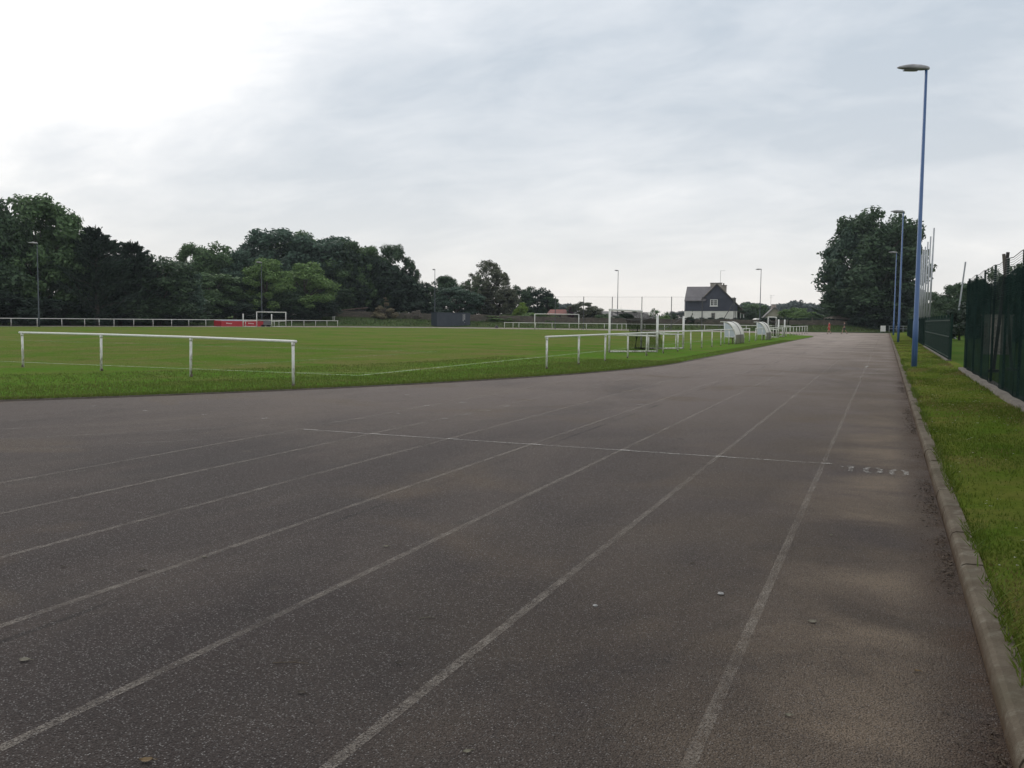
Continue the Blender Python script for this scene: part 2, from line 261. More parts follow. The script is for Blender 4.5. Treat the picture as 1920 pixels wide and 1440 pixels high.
# ------------------------------------------------------------------ mesh helpers
class MB:
    def __init__(s): s.v = []; s.f = []; s.mi = []; s.m = 0
    def add(s, vs_, fs): 
        o = len(s.v); s.v += [tuple(v) for v in vs_]; s.f += [tuple(i + o for i in f) for f in fs]; s.mi += [s.m] * len(fs); return s
    def box(s, c, size, rz=0, tilt=None):
        sx, sy, sz = [a / 2 for a in size]; m = Matrix.Rotation(rz, 3, 'Z')
        if tilt is not None: m = tilt @ m
        c = Vector(c); b = []
        for x in (-1, 1):
            for y in (-1, 1):
                for z in (-1, 1): b.append(c + m @ Vector((x * sx, y * sy, z * sz)))
        return s.add(b, [(0, 1, 3, 2), (4, 6, 7, 5), (0, 4, 5, 1), (2, 3, 7, 6), (0, 2, 6, 4), (1, 5, 7, 3)])
    def tube(s, pts, rad, n=8, cap=True):
        pts = [Vector(p) for p in pts]; rad = rad if isinstance(rad, (list, tuple)) else [rad] * len(pts); rings = []
        for i, p in enumerate(pts):
            d = (pts[min(i + 1, len(pts) - 1)] - pts[max(i - 1, 0)]).normalized()
            a = d.orthogonal().normalized() if abs(d.z) > .9 else d.cross(UP0).normalized(); b = d.cross(a)
            rings.append([p + (a * math.cos(t) + b * math.sin(t)) * rad[i] for t in [2 * math.pi * k / n for k in range(n)]])
        vs_ = [v for r in rings for v in r]; fs = []
        for i in range(len(pts) - 1):
            for k in range(n): fs.append((i * n + k, i * n + (k + 1) % n, (i + 1) * n + (k + 1) % n, (i + 1) * n + k))
        if cap: fs += [tuple(range(n - 1, -1, -1)), tuple((len(pts) - 1) * n + k for k in range(n))]
        return s.add(vs_, fs)
    def prism(s, poly, vec):                       # closed polygon swept along vec
        n = len(poly); poly = [Vector(p) for p in poly]; vec = Vector(vec)
        return s.add(poly + [p + vec for p in poly], [tuple(range(n - 1, -1, -1)), tuple(range(n, 2 * n))] + [(i, (i + 1) % n, n + (i + 1) % n, n + i) for i in range(n)])
    def strip(s, a, b, flip=False):                # ribbon between two polylines
        n = len(a); fs = [(i, i + 1, n + i + 1, n + i) for i in range(n - 1)]
        if flip: fs = [f[::-1] for f in fs]
        return s.add(list(a) + list(b), fs)
    def build(s, name, mats, parent=None, smooth=False):
        off = parent.get('_o', (0, 0, 0)) if parent else (0, 0, 0)
        me = bpy.data.meshes.new(name); me.from_pydata([(v[0] - off[0], v[1] - off[1], v[2] - off[2]) for v in s.v], [], s.f)
        mats = mats if isinstance(mats, (list, tuple)) else [mats]
        for m in mats: me.materials.append(MT[m] if isinstance(m, str) else m)
        if len(mats) > 1: me.polygons.foreach_set('material_index', s.mi)
        if smooth: me.polygons.foreach_set('use_smooth', [True] * len(me.polygons))
        me.update(); return link(name, me, parent)
def link(name, me, parent=None):
    o = bpy.data.objects.new(name, me); COL.objects.link(o)
    if parent: 
        o.parent = parent; o['_o'] = tuple(parent['_o'])
    return o
def thing(name, label, cat, loc=(0, 0, 0), group=None):
    o = bpy.data.objects.new(name, None); COL.objects.link(o); o.location = loc; o.empty_display_size = .2; o['_o'] = tuple(loc)
    return tag(o, label, cat, group)
def tag(o, label=None, cat=None, group=None, kind=None):
    if label: o['label'] = label
    if cat: o['category'] = cat
    if group: o['group'] = group
    if kind: o['kind'] = kind
    return o
def struct(name, mb, m, smooth=False): return tag(mb.build(name, m, None, smooth), kind='structure')
def copy_tree(o, parent=None):
    c = o.copy(); COL.objects.link(c)
    if parent: c.parent = parent
    for ch in [k for k in bpy.data.objects if k.parent == o]: copy_tree(ch, c)
    return c
def grid_poly(poly, z, step=None):                 # flat sheet from an outline
    return MB().add([(p[0], p[1], z) for p in poly], [tuple(range(len(poly)))])

# ------------------------------------------------------------------ ground, track, infield
XI, RB, YB = -7.45, 40.0, 36.5                     # inner edge of the straight, radius and start of the bend
XK = 0.50                                          # kerb face
CB = Vector((XI - RB, YB, 0))
g = MB(); S = 900
g.add([(-S, -S, -.08), (S, -S, -.08), (S, S, -.08), (-S, S, -.08)], [(0, 1, 2, 3)]); struct('ground', g, 'ground')
farpx = [(-500, 611.0), (-200, 612), (0, 612.6), (300, 613.2), (633, 614.0), (800, 615.2), (945, 617.2), (1100, 619.2), (1320, 622.6), (1440, 625.2), (1497, 627.6)]
farline = [G(a, b) for a, b in farpx]
arc = [CB + RB * Vector((math.cos(t), math.sin(t), 0)) for t in np.linspace(R(-100), 0, 60)]
tip = [Vector((XI, y, 0)) for y in (60, 80, 100, 108)] + [Vector((XI - .35, 113, 0)), Vector((XI - 1.6, 117, 0)), Vector((XI - 4, 121, 0))]
edge_near = arc + tip
infield = edge_near + farline[::-1] + [Vector((-140, 40, 0)), Vector((-120, -10, 0))]
asp = [(XK, -25), (XK, 157.5), (-30, 159), (-62, 160), (-86, 160)] + [tuple(D(p, d)[:2]) for p, d in ((600, 164), (420, 152), (250, 143), (60, 134), (-300, 128))] + [(-170, 40), (-150, -25)]
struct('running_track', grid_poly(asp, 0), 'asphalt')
struct('infield', grid_poly(infield, .035), 'infield')
edm = MB(); 
def offset_line(pts, d):
    o = []
    for i, p in enumerate(pts):
        t = (pts[min(i + 1, len(pts) - 1)] - pts[max(i - 1, 0)]).normalized(); o.append(p + Vector((t.y, -t.x, 0)) * d)
    return o
def up(pts, z): return [Vector((p.x, p.y, z)) for p in pts]
en = edge_near[8:]; eo = offset_line(en, .05); ei = offset_line(en, -.004)
edm.strip(up(ei, .026), up(eo, .026), True); edm.strip(up(eo, .026), up(eo, -.01), True)
struct('track_edging', edm, 'concrete')
edm = MB(); fo = offset_line(farline, -.35); fi = offset_line(farline, .02)
edm.strip(up(fi, .075), up(fo, .075)); edm.strip(up(fi, 0), up(fi, .075)); struct('far_kerb', edm, 'palekerb')

# lane lines
ln = MB()
def flat_strip(mb, a, b, w, z=.004, n=1):
    a, b = Vector(a), Vector(b); t = (b - a).normalized(); s_ = Vector((t.y, -t.x, 0)) * w / 2
    pts = [a.lerp(b, i / n) for i in range(n + 1)]
    mb.strip([Vector((*(p - s_)[:2], z)) for p in pts], [Vector((*(p + s_)[:2], z)) for p in pts], True)
XA = -0.62
lanes = [XA - 1.22 * k for k in range(7)]
for k, x_ in enumerate(lanes):
    flat_strip(ln, (x_, -8, 0), (x_, 125 if k < 1 else 96, 0), .055, n=30)
for k in range(1, 7):
    r_ = RB + 1.22 * k - .05; pts = [CB + r_ * Vector((math.cos(t), math.sin(t), 0)) for t in np.linspace(R(-75), 0, 70)]
    ln.strip(up(offset_line(pts, -.022), .004), up(offset_line(pts, .022), .004), True)
flat_strip(ln, (XA, 112, 0), (-8, 112, 0), .5); flat_strip(ln, G(1630, 688), G(1560, 705), .05, .008)
struct('lane_markings', ln, 'lane')
st = MB(); A0 = G(570, 806); A1 = G(1553, 870.5); flat_strip(st, A0, A1, .035, .008, 12)
for k in range(1, 7): flat_strip(st, A0.lerp(A1, k / 6.02) - Vector((.07, 0, 0)), A0.lerp(A1, k / 6.02) + Vector((.07, 0, 0)), .055, .012)
flat_strip(st, A0 - Vector((.02, 0, 0)), A0 + Vector((.26, -.01, 0)), .05, .012)
for px, py, l in ((174, 763, 10), (272, 771, 9), (383, 778.5, 9), (496, 786, 10), (628, 793, 12), (763, 741, 9), (868, 756, 12), (834, 787, 11), (748, 777, 8), (915, 772, 10), (1040, 712, 10), (1310, 711, 8), (1442, 713, 7),
                  (1330, 683, 6), (1455, 690, 5), (1500, 697, 5), (1140, 709, 8), (872, 779, 18), (905, 771, 14), (1200, 760, 10), (950, 763, 10), (800, 762, 10)):
    w = .05 if l < 13 else .03; dz = .012; t = G(px + l / 2, py - (1 if l > 9 else 0)); flat_strip(st, G(px - l / 2, py), t, w, dz)
p = G(1625, 688); flat_strip(st, p - Vector((.03, .55, 0)), p + Vector((.03, .55, 0)), .10, .012)
for px in (1634, 1642, 1650, 1655): flat_strip(st, G(px - 2, 700.5), G(px + 1.5, 700.8), .22, .012)
struct('start_markings', st, 'start')
# stencilled distance number beside the start line
dm = MB(); q0 = G(1580, 884); h_ = .42
def stroke(mb, pts, w, z=.012):
    for a, b in zip(pts[:-1], pts[1:]):
        a = Vector((*a, 0)); b = Vector((*b, 0)); e_ = (b - a).normalized() * w * .35; flat_strip(mb, a - e_, b + e_, w, z); z += .0004
def glyph(ch, x0, y0, w=.17, h=.40):
    if ch == '1': stroke(dm, [(x0 - .02, y0 + h * .78), (x0 + w * .5, y0 + h * .98), (x0 + w * .5, y0 + h * .55)], .055); stroke(dm, [(x0 + w * .5, y0 + h * .42), (x0 + w * .5, y0 + .03)], .045)
    else:
        for s_ in (-1, 1):
            cxx = x0 + w * .5 + s_ * .032; stroke(dm, [(cxx + s_ * .01, y0 + .02), (cxx + s_ * w * .25, y0 + h * .28), (cxx + s_ * w * .25, y0 + h * .72), (cxx + s_ * .01, y0 + h * .98)], .052)
for ch, px in (('1', 1579), ('0', 1621), ('0', 1670)):
    q = G(px, {1579: 884.5, 1621: 888, 1670: 892.5}[px]); glyph(ch, q.x, q.y)
struct('distance_marking', dm, 'digit')

# pitch lines
pm = MB(); C0 = G(672, 706.5); tl = Vector((C0.x - .35, 128, 0)); gl = Vector((-62, C0.y + 1.1, 0))
flat_strip(pm, C0, tl, .15, .040, 8); flat_strip(pm, C0, gl, .15, .040, 8)
flat_strip(pm, C0 + Vector((-2.6, .0, 0)), C0 + Vector((.2, 1.5, 0)), .09, .044, 2)
flat_strip(pm, (-20, 40, 0), (-60, 42, 0), .10, .040, 4); flat_strip(pm, (-20, 40, 0), (-20, 25, 0), .08, .040, 4)
flat_strip(pm, C0 + Vector((-8, 17, 0)), C0 + Vector((-35, 18, 0)), .09, .044, 4)
struct('pitch_markings', pm, 'pitch')

# kerb, verge
kb = MB(); y = -10.0
while y < 158:
    l = .98 if y < 60 else 3.0; j = random.uniform(-.004, .004); h = .085 + random.uniform(-.008, .006); b = .022
    prof = [(XK + j, -.03), (XK + j + .010, h - .04), (XK + j + .022, h - .012), (XK + j + .045, h), (XK + .145, h + .002), (XK + .16, -.03)]
    kb.prism([(a, y, c) for a, c in prof], (random.uniform(-.003, .003), l - random.uniform(.006, .014), random.uniform(-.003, .003))); y += l
struct('kerb', kb, 'kerb')
vg = MB(); ys = list(np.linspace(-12, 158, 60)); xs = [XK + .14, .85, 1.3, 1.9, 2.6]; zs = [.062, .085, .108, .14, .15]
for i in range(4): vg.strip([(xs[i], y_, zs[i]) for y_ in ys], [(xs[i + 1], y_, zs[i + 1]) for y_ in ys], True)
struct('verge', vg, 'verge', True)
fg = MB().add([(2.601, -30, .14), (90, -30, .14), (90, 260, .14), (2.601, 260, .14)], [(0, 1, 2, 3)]); struct('neighbouring_field', fg, 'field')
fg = MB().add([(XK, 157.5, .03), (2.6, 157.5, .05), (12, 185, .5), (-2, 175, .5)], [(0, 1, 2, 3)])
# bank rising behind the far track to the foot of the wall
stn = [(-700, 128, 150, 1.2), (-200, 131, 148, 1.0), (60, 136, 152, .9), (250, 145, 160, .9), (420, 154, 170, 1.1), (600, 166, 184, 1.75), (720, 168, 184, 1.5), (860, 172, 183, 1.1), (1000, 170, 181, .95), (1150, 166, 177, .95), (1330, 163, 174, .95), (1480, 160, 170, 1.0), (1600, 158.5, 168, 1.0), (1690, 161, 172, .8), (1760, 166, 178, .7), (1950, 175, 190, .6)]
bk = MB()
for i in range(6):
    t0, t1 = i / 6, (i + 1) / 6; sm = lambda t: t * t * (3 - 2 * t)
    bk.strip([D(p, a + (b - a) * t0, .02 + z * sm(t0)) for p, a, b, z in stn], [D(p, a + (b - a) * t1, .02 + z * sm(t1)) for p, a, b, z in stn], True)
bk.strip([D(p, b, .02 + z) for p, a, b, z in stn], [D(p, 700, z + 1) for p, a, b, z in stn], True)
struct('bank', bk, 'bankg', True)
def bank_z(px, dep):
    for (p0, a0, b0, z0), (p1, a1, b1, z1) in zip(stn[:-1], stn[1:]):
        if p0 <= px <= p1:
            t = (px - p0) / (p1 - p0); a, b, z = a0 + (a1 - a0) * t, b0 + (b1 - b0) * t, z0 + (z1 - z0) * t
            if dep < a: return 0
            q = min(1, (dep - a) / (b - a)); return .02 + z * q * q * (3 - 2 * q)
    return .5

# ------------------------------------------------------------------ grass blades (edges and verge)
def blades(name, xy, z, hgt, wid, m, lean=.5, kind='stuff'):
    n = len(xy); a = rng.uniform(0, 2 * np.pi, n); hh = hgt * rng.uniform(.5, 1.3, n); w = wid * rng.uniform(.7, 1.3, n)
    dx, dy = np.cos(a), np.sin(a); la = rng.uniform(0, 2 * np.pi, n); ll = hh * lean * rng.uniform(.2, 1.2, n)
    v = np.zeros((n, 3, 3), np.float32)
    v[:, 0] = np.stack([xy[:, 0] - dx * w, xy[:, 1] - dy * w, z], 1); v[:, 1] = np.stack([xy[:, 0] + dx * w, xy[:, 1] + dy * w, z], 1)
    v[:, 2] = np.stack([xy[:, 0] + np.cos(la) * ll, xy[:, 1] + np.sin(la) * ll, z + hh], 1)
    o = raw_mesh(name, v.reshape(-1, 3), 3, [m]); return tag(o, kind=kind)
def raw_me(name, v, k):
    n = len(v) // k; me = bpy.data.meshes.new(name); me.vertices.add(len(v)); me.vertices.foreach_set('co', np.ascontiguousarray(v, np.float32).ravel())
    me.loops.add(n * k); me.loops.foreach_set('vertex_index', np.arange(n * k, dtype=np.int32)); me.polygons.add(n); me.polygons.foreach_set('loop_start', np.arange(0, n * k, k, dtype=np.int32))
    me.update(calc_edges=True); return me
def raw_mesh(name, v, k, mats, parent=None):
    me = raw_me(name, v, k)
    for m in mats: me.materials.append(MT[m] if isinstance(m, str) else m)
    return link(name, me, parent)
def vz(x): return np.interp(x, xs, zs)
parts = []
for y0, y1, d in ((2, 9, 2600), (9, 20, 1500), (20, 45, 650), (45, 90, 160)):
    n = int((y1 - y0) * 1.62 * d); parts.append(np.stack([rng.uniform(XK + .13, 2.25, n), rng.uniform(y0, y1, n)], 1))
xy = np.concatenate(parts)
cl_ = np.sin(xy[:, 0] * 5.1 + np.sin(xy[:, 1] * 1.7) * 2) * np.sin(xy[:, 1] * 2.3 + xy[:, 0] * 3) 
hg = .028 + .018 * np.clip(cl_, 0, 1) + .05 * np.clip((.22 - (xy[:, 0] - XK)) / .22, 0, 1) * rng.random(len(xy)); hg += .05 * np.clip((xy[:, 0] - 2.05) / .2, 0, 1)
msk = (rng.random(len(xy)) < np.clip(.62 + .5 * np.sin(xy[:, 1] * .9 + xy[:, 0] * 2.2), .25, 1))
pat = np.sin(xy[:, 0] * 3.3 + 1.3 * np.sin(xy[:, 1] * .9)) + np.sin(xy[:, 1] * 1.13 + 2 * np.sin(xy[:, 0] * 2.1)) + .8 * np.sin(xy[:, 1] * .37 + 1) + rng.normal(0, .55, len(xy)); drym = msk & (pat > .75); msk = msk & ~drym & ~((pat < -1.5) & (rng.random(len(xy)) < .6))
blades('verge_grass', xy[msk], vz(xy[msk, 0]) - .004, hg[msk], .0032 + .00022 * np.clip(xy[msk, 1], 0, 60), 'blade')
blades('verge_dry_grass', xy[drym], vz(xy[drym, 0]) - .004, hg[drym] * .8, .0032 + .00022 * np.clip(xy[drym, 1], 0, 60), 'straw')
n = 5200; q = np.stack([XK + .10 + np.abs(rng.normal(0, .07, n)), 2 + 40 * rng.random(n) ** 1.4], 1); q = q[np.sin(q[:, 1] * 2.7) + np.sin(q[:, 1] * 1.1 + 2) + rng.normal(0, .4, len(q)) > -.2]
blades('kerb_edge_grass', q, np.full(len(q), .085), .045 + .05 * rng.random(len(q)), np.full(len(q), .0045), 'blade', lean=1.1)
n = 380; q = np.stack([rng.uniform(XK + .2, 2.2, n), 3 + 40 * rng.random(n) ** 1.3], 1); blades('verge_daisies', np.repeat(q, 3, 0) + rng.normal(0, .006, (3 * n, 2)), np.repeat(vz(q[:, 0]) + .035, 3), np.full(3 * n, .005), np.full(3 * n, .006), 'daisy')
def offline(q):
    ok = np.ones(len(q), bool)
    for a, b in ((C0, tl), (C0, gl), (C0 + Vector((-2.6, 0, 0)), C0 + Vector((.2, 1.5, 0)))):
        a = np.array(a[:2]); b = np.array(b[:2]); d = b - a; t = np.clip(((q - a) @ d) / (d @ d), 0, 1); ok &= np.hypot(*(q - a - t[:, None] * d).T) > rng.uniform(.1, .35, len(q))
    return q[ok]
parts = []
def near_poly(n_, d_in, d_out, i0, i1):
    idx = rng.uniform(i0, i1 - 1.001, n_); i = idx.astype(int); t = (idx - i)[:, None]; e_ = np.array([[p.x, p.y] for p in edge_near])
    tg = e_[i + 1] - e_[i]; tg /= np.linalg.norm(tg, axis=1)[:, None]; nn = np.stack([-tg[:, 1], tg[:, 0]], 1)
    return e_[i] * (1 - t) + e_[i + 1] * t + nn * rng.uniform(d_in, d_out, n_)[:, None]
b1 = near_poly(26000, -.05, .30, 30, 60); b2 = near_poly(60000, .2, 3.5, 28, 60); b2 = np.concatenate([b2[:30000], near_poly(40000, .2, 8, 28, 60)]); n = 9000
b3 = np.stack([XI - rng.uniform(-.05, .9, n) ** 1.0, rng.uniform(YB, 85, n)], 1); b4 = np.stack([rng.uniform(-46, -9, 60000), rng.uniform(17, 48, 60000)], 1)
dd = np.hypot(b4[:, 0] - CB.x, b4[:, 1] - CB.y); b4 = b4[(dd < RB - .2) | ((b4[:, 1] > YB) & (b4[:, 0] < XI - .2))]
xy = np.concatenate([b1, b2, b3]); xy = offline(xy); blades('infield_edge_grass', xy, np.full(len(xy), .03), np.where(rng.random(len(xy)) < .1, .075, .042), np.full(len(xy), .010), 'bladedry')
b4 = offline(b4); blades('infield_grass', b4, np.full(len(b4), .03), np.full(len(b4), .022), np.full(len(b4), .009), 'bladedry')
n = 16000; px_ = rng.uniform(-60, 1660, n); xy = np.zeros((n, 3))
for i, a in enumerate(px_):
    for (p0, a0, b0, z0), (p1, a1, b1_, z1) in zip(stn[:-1], stn[1:]):
        if p0 <= a <= p1:
            t = (a - p0) / (p1 - p0); dep = (a0 + (a1 - a0) * t); dep += (b0 + (b1_ - b0) * t - dep) * rng.uniform(.15, 1) ; q = D(a, dep); xy[i] = (q.x, q.y, bank_z(a, dep))
blades('bank_tall_grass', xy[:, :2], xy[:, 2] - .05, np.full(n, .34), np.full(n, .075), MT['bankg'])
# dead leaves along the foot of the kerb
n = 5200; yy = 2 + 26 * rng.random(n) ** 1.6; xx = XK - .02 - np.abs(rng.normal(0, .07, n)); keep = np.sin(yy * 2.1) + np.sin(yy * .77 + 1) + rng.normal(0, .5, n) > .1
xx, yy = xx[keep], yy[keep]; n = len(xx); a = rng.uniform(0, 6.3, n); s_ = rng.uniform(.005, .018, n); v = np.zeros((n, 4, 3))
for k, (u_, w_) in enumerate(((-1, 0), (0, -.45), (1, 0), (0, .45))):
    v[:, k, 0] = xx + s_ * (u_ * np.cos(a) - w_ * np.sin(a)); v[:, k, 1] = yy + s_ * (u_ * np.sin(a) + w_ * np.cos(a)); v[:, k, 2] = .006 + rng.uniform(0, .012, n)
tag(raw_mesh('leaf_litter', v.reshape(-1, 3), 4, ['litter']), kind='stuff')

# ------------------------------------------------------------------ litter lying on the track
def leaf(px, py, ln_, m, label, curl=.35, rot=0.3, cat='leaf', name='fallen_leaf'):
    c = G(px, py); mb = MB(); nx = 6
    ax = Vector((math.cos(rot), math.sin(rot), 0)); bx = Vector((-ax.y, ax.x, 0)); top = []; bot = []
    for i in range(nx + 1):
        t = i / nx; w = ln_ * .30 * math.sin(math.pi * min(.98, t * .92 + .04)) * random.uniform(.8, 1.15); z = .006 + curl * ln_ * (t - .5) ** 2
        top.append(c + ax * (t - .5) * ln_ + bx * w + Vector((0, 0, z + w * .5))); bot.append(c + ax * (t - .5) * ln_ - bx * w + Vector((0, 0, z + w * .2)))
    mid_ = [(a + b) / 2 - Vector((0, 0, .004)) for a, b in zip(top, bot)]
    mb.strip(top, mid_); mb.strip(mid_, bot); mb.tube([mid_[-1], mid_[-1] + ax * ln_ * .3], .0015, 4); tag(mb.build(name, m), label, cat, 'litter on the track')
def stone(px, py, s_, m, label, name='pebble', cat='stone'):
    c = G(px, py); mb = MB(); n = 8; vs_ = []; fs = []
    for i in range(1, 4):
        for k in range(n):
            a = 2 * math.pi * k / n; r_ = s_ * math.sin(math.pi * i / 4) * random.uniform(.75, 1.15); vs_.append(c + Vector((r_ * math.cos(a) * 1.3, r_ * math.sin(a), s_ * .45 - s_ * .6 * math.cos(math.pi * (4 - i) / 4))))
    vs_ += [c + Vector((0, 0, -.002)), c + Vector((0, 0, s_ * .85))]
    for i in range(2):
        for k in range(n): fs.append((i * n + k, i * n + (k + 1) % n, (i + 1) * n + (k + 1) % n, (i + 1) * n + k))
    fs += [(24, (k + 1) % n, k) for k in range(n)] + [(25, 16 + k, 16 + (k + 1) % n) for k in range(n)]
    tag(mb.add(vs_, fs).build(name, m), label, cat, 'litter on the track')
def twig(px, py, l, label, rot, m='twig'):
    c = G(px, py); ax = Vector((math.cos(rot), math.sin(rot), 0)); bx = Vector((-ax.y, ax.x, 0))
    mb = MB().tube([c - ax * l / 2 + Vector((0, 0, .004)), c + bx * l * .05 + Vector((0, 0, .007)), c + ax * l / 2 + Vector((0, 0, .005))], [.0025, .002, .0015], 5)
    mb.tube([c + Vector((0, 0, .006)), c + ax * l * .2 + bx * l * .16 + Vector((0, 0, .012))], [.002, .001], 4); tag(mb.build('twig', m), label, 'twig', 'litter on the track')
leaf(274, 1429, 0.050, 'leafbrown', 'curled tan leaf on the asphalt at the bottom edge left of the middle', .6, .5)
leaf(46, 1240, 0.054, 'leafpale', 'long pale grey leaf on the asphalt by the left edge', .4, .4)
leaf(382, 1046, 0.036, 'leafpale', 'small pale leaf above the fourth lane line from the right', .4, .2)
leaf(265, 1070, 0.050, 'darkleaf', 'narrow dark leaf lying across a faded lane line', .3, .25)
leaf(118, 1064, 0.036, 'darkleaf', 'dark shrivelled leaf on bare asphalt near the left edge', .4, .1)
leaf(748, 1246, 0.036, 'darkleaf', 'crumpled near-black leaf in the middle of the foreground', .9, 1.0)
leaf(566, 1301, 0.040, 'darkleaf', 'flat dark leaf below the tan twig in the foreground', .2, .1)
leaf(1478, 1344, 0.032, 'leafpale', 'cream upturned petal-like leaf right of the white lane line', .9, .3)
leaf(1523, 1168, 0.050, 'leafpale', 'ragged pale leaf halfway between lane line and kerb', .5, .2)
leaf(1558, 1005, 0.036, 'leafpale', 'small olive leaf beside the white lane line', .5, 1.2)
leaf(724, 1026, 0.043, 'leafpale', 'grey-green leaf on the asphalt above the middle of the photo foreground', .5, .5)
leaf(1298, 1058, 0.032, 'darkleaf', 'single dark leaf on the second lane from the right', .6, .8)
leaf(876, 1412, 0.036, 'leafpale', 'yellowish leaf at the bottom edge near the centre', .6, .9)
leaf(1720, 1260, 0.029, 'leafbrown', 'reddish brown leaf on the silty strip near the kerb', .5, .2)
stone(1352, 1115, .017, 'pebble', 'flat white pebble on the asphalt left of the bottom of the lane line')
stone(1116, 1137, .012, 'pebble', 'tiny pale pebble on the sandy brown patch')
twig(545, 1245, .17, 'thin tan twig on the foreground asphalt', .35); twig(801, 1160, .09, 'short pale twig beside the second lane line', .6, 'leafpale')

# ------------------------------------------------------------------ tubular rails
RAILH = 1.05
def rail(name, label, posts, r=.033, height=RAILH, closed_ends=True, group='white pipe railings round the pitch', n=10, pr=.034):
    t = thing(name, label, 'railing', posts[0], group); tops = [p + Vector((0, 0, height)) for p in posts]
    mb = MB(); d0 = (tops[1] - tops[0]).normalized() * .12; d1 = (tops[-1] - tops[-2]).normalized() * .12
    mb.tube([tops[0] - d0] + tops + [tops[-1] + d1], r, n); mb.build('top_rail', 'white', t, True)
    for p, q in zip(posts, tops):
        b = MB().tube([p + Vector((random.uniform(-.03, .03), 0, -.05)), q - Vector((0, 0, r * .6))], pr, n); po = b.build('post', 'white', t, True)
        if n > 7:
            MB().tube([q - Vector((0, 0, .10)), q - Vector((0, 0, r * .7))], pr + .008, n).build('collar', 'white', po, True)
            MB().tube([p - Vector((0, 0, .02)), p + Vector((0, 0, .07))], pr + .005, n).build('rusty_base', 'rust', po, True)
    return t
zI = .03
rail('pipe_railing', 'short white pipe railing with four peeling posts on the grass at left', [G(43, 688.5, zI), G(191, 695.5, zI), G(359, 707, zI), G(550, 725.5, zI)])
xr = -10.15
nr = [G(1036, 692.5, zI)] + [None] * 0
y0 = nr[0].y; nr = [Vector((-10.2 + .012 * k, y0 + 3.36 * k, zI)) for k in range(15)]
rail('pipe_railing', 'long white pipe railing along the track edge in front of the first shelter', nr)
nr2 = [Vector((-9.95 - .03 * k, nr[-1].y + 3.2 + 4.55 * k, zI)) for k in range(14)]; nr2[-1].y = min(nr2[-1].y, 141)
rail('pipe_railing', 'white pipe railing farther along the track edge past the second shelter', nr2, n=8)
dpx = [-60, -20, 21, 70, 116, 159, 186, 214, 251, 287, 322, 354, 386, 415, 444, 480, 514, 523, 547, 570, 592, 613, 633]
rail('pipe_railing', 'long white pipe railing under the wood on the far left side', [G(p, np.interp(p, [-60, 0, 633], [611.6, 612, 613.4]), 0) for p in dpx], n=6, r=.045, pr=.04)
epx = [946, 962, 973, 1004, 1035, 1067, 1099, 1133, 1157, 1166, 1174, 1209, 1246, 1321, 1399, 1481]
rail('pipe_railing', 'white pipe railing behind the far goal, below the stone wall', [G(p, np.interp(p, [946, 1157, 1321, 1481], [616.6, 619.6, 622, 625]), 0) for p in epx], n=6, r=.045, pr=.04)

# ------------------------------------------------------------------ goals
def bar(mb, a, b, r, n=8): mb.tube([a, b], r, n)
def training_goal(label, F1, F2, R1, R2, hf, hr, group, net=True, rp=.05, netbar=False):
    t = thing('training_goal', label, 'goal', F1, group); Z = lambda p, h: p + Vector((0, 0, h))
    for p in (F1, F2): MB().tube([Z(p, 0), Z(p, hf)], rp, 10).build('front_post', 'white', t, True)
    MB().tube([Z(F1, hf) - (F2 - F1).normalized() * rp, Z(F2, hf) + (F2 - F1).normalized() * rp], rp, 10).build('crossbar', 'white', t, True)
    for p in (R1, R2): MB().tube([Z(p, 0), Z(p, hr)], rp * 1.2, 10).build('rear_post', 'white', t, True)
    for f_, r_ in ((F1, R1), (F2, R2)):
        MB().tube([Z(f_, .05), Z(r_, .05)], rp * .8, 8).build('ground_bar', 'white', t, True); MB().tube([Z(f_, hr * .47), Z(r_, hr * .44)], rp * .8, 8).build('side_bar', 'white', t, True)
        m_ = f_.lerp(r_, .82); MB().tube([Z(m_, .05), Z(m_, hr * .44)], rp * .6, 8).build('brace', 'white', t, True)
    rope = MB(); k = 8
    pts = [Z(F2.lerp(R2, i / k), hf * .55 + (hr - hf * .55) * i / k - .35 * math.sin(math.pi * i / k)) for i in range(k + 1)]; rope.tube(pts, .014, 5); rope.build('rope', 'greycover', t, True); rope = MB()
    pts = [Z(F1.lerp(R1, i / k), hf * .9 + (hr * .98 - hf * .9) * i / k - .25 * math.sin(math.pi * i / k)) for i in range(k + 1)]; rope.tube(pts, .014, 5)
    rope.build('rope', 'greycover', t, True)
    if net:
        nb = MB(); n = 14; a = []; b = []; c = []; dlow = []
        for i in range(n + 1):
            s_ = i / n; sag = .5 * math.sin(math.pi * s_); pf = F1.lerp(F2, s_); rr = R1.lerp(R2, s_)
            top = Z(pf, hf - rp * 1.4); m1 = Z(pf.lerp(rr, .32), hf - .35 - sag * .8); m2 = Z(pf.lerp(rr, .42), hf * .45 - sag * .2); m3 = Z(pf.lerp(rr, .35 + .2 * s_), .05)
            a.append(top); b.append(m1); c.append(m2); dlow.append(m3)
        nb.strip(a, b); nb.strip(b, c); nb.strip(c, dlow)
        # bunched net hanging by the far front post
        nb.tube([Z(F2.lerp(F1, .12), hf * .62), Z(F2.lerp(F1, .16), hf * .35), Z(F2.lerp(F1, .2), .12), Z(F2.lerp(F1, .02).lerp(R2, .3), .03)], [.02, .05, .06, .03], 7)
        nb.build('net', 'goalnet', t)
    return t
F1 = G(1142, 661, zI); F2 = G(1202, 655.5, zI); R1 = G(1231.5, 660.5, zI); R2 = G(1280.5, 654.5, zI)
training_goal('white training goal with sagging black net standing behind the near railing', F1, F2, R1, R2, 2.13, 1.88, 'training goals beside the pitch')
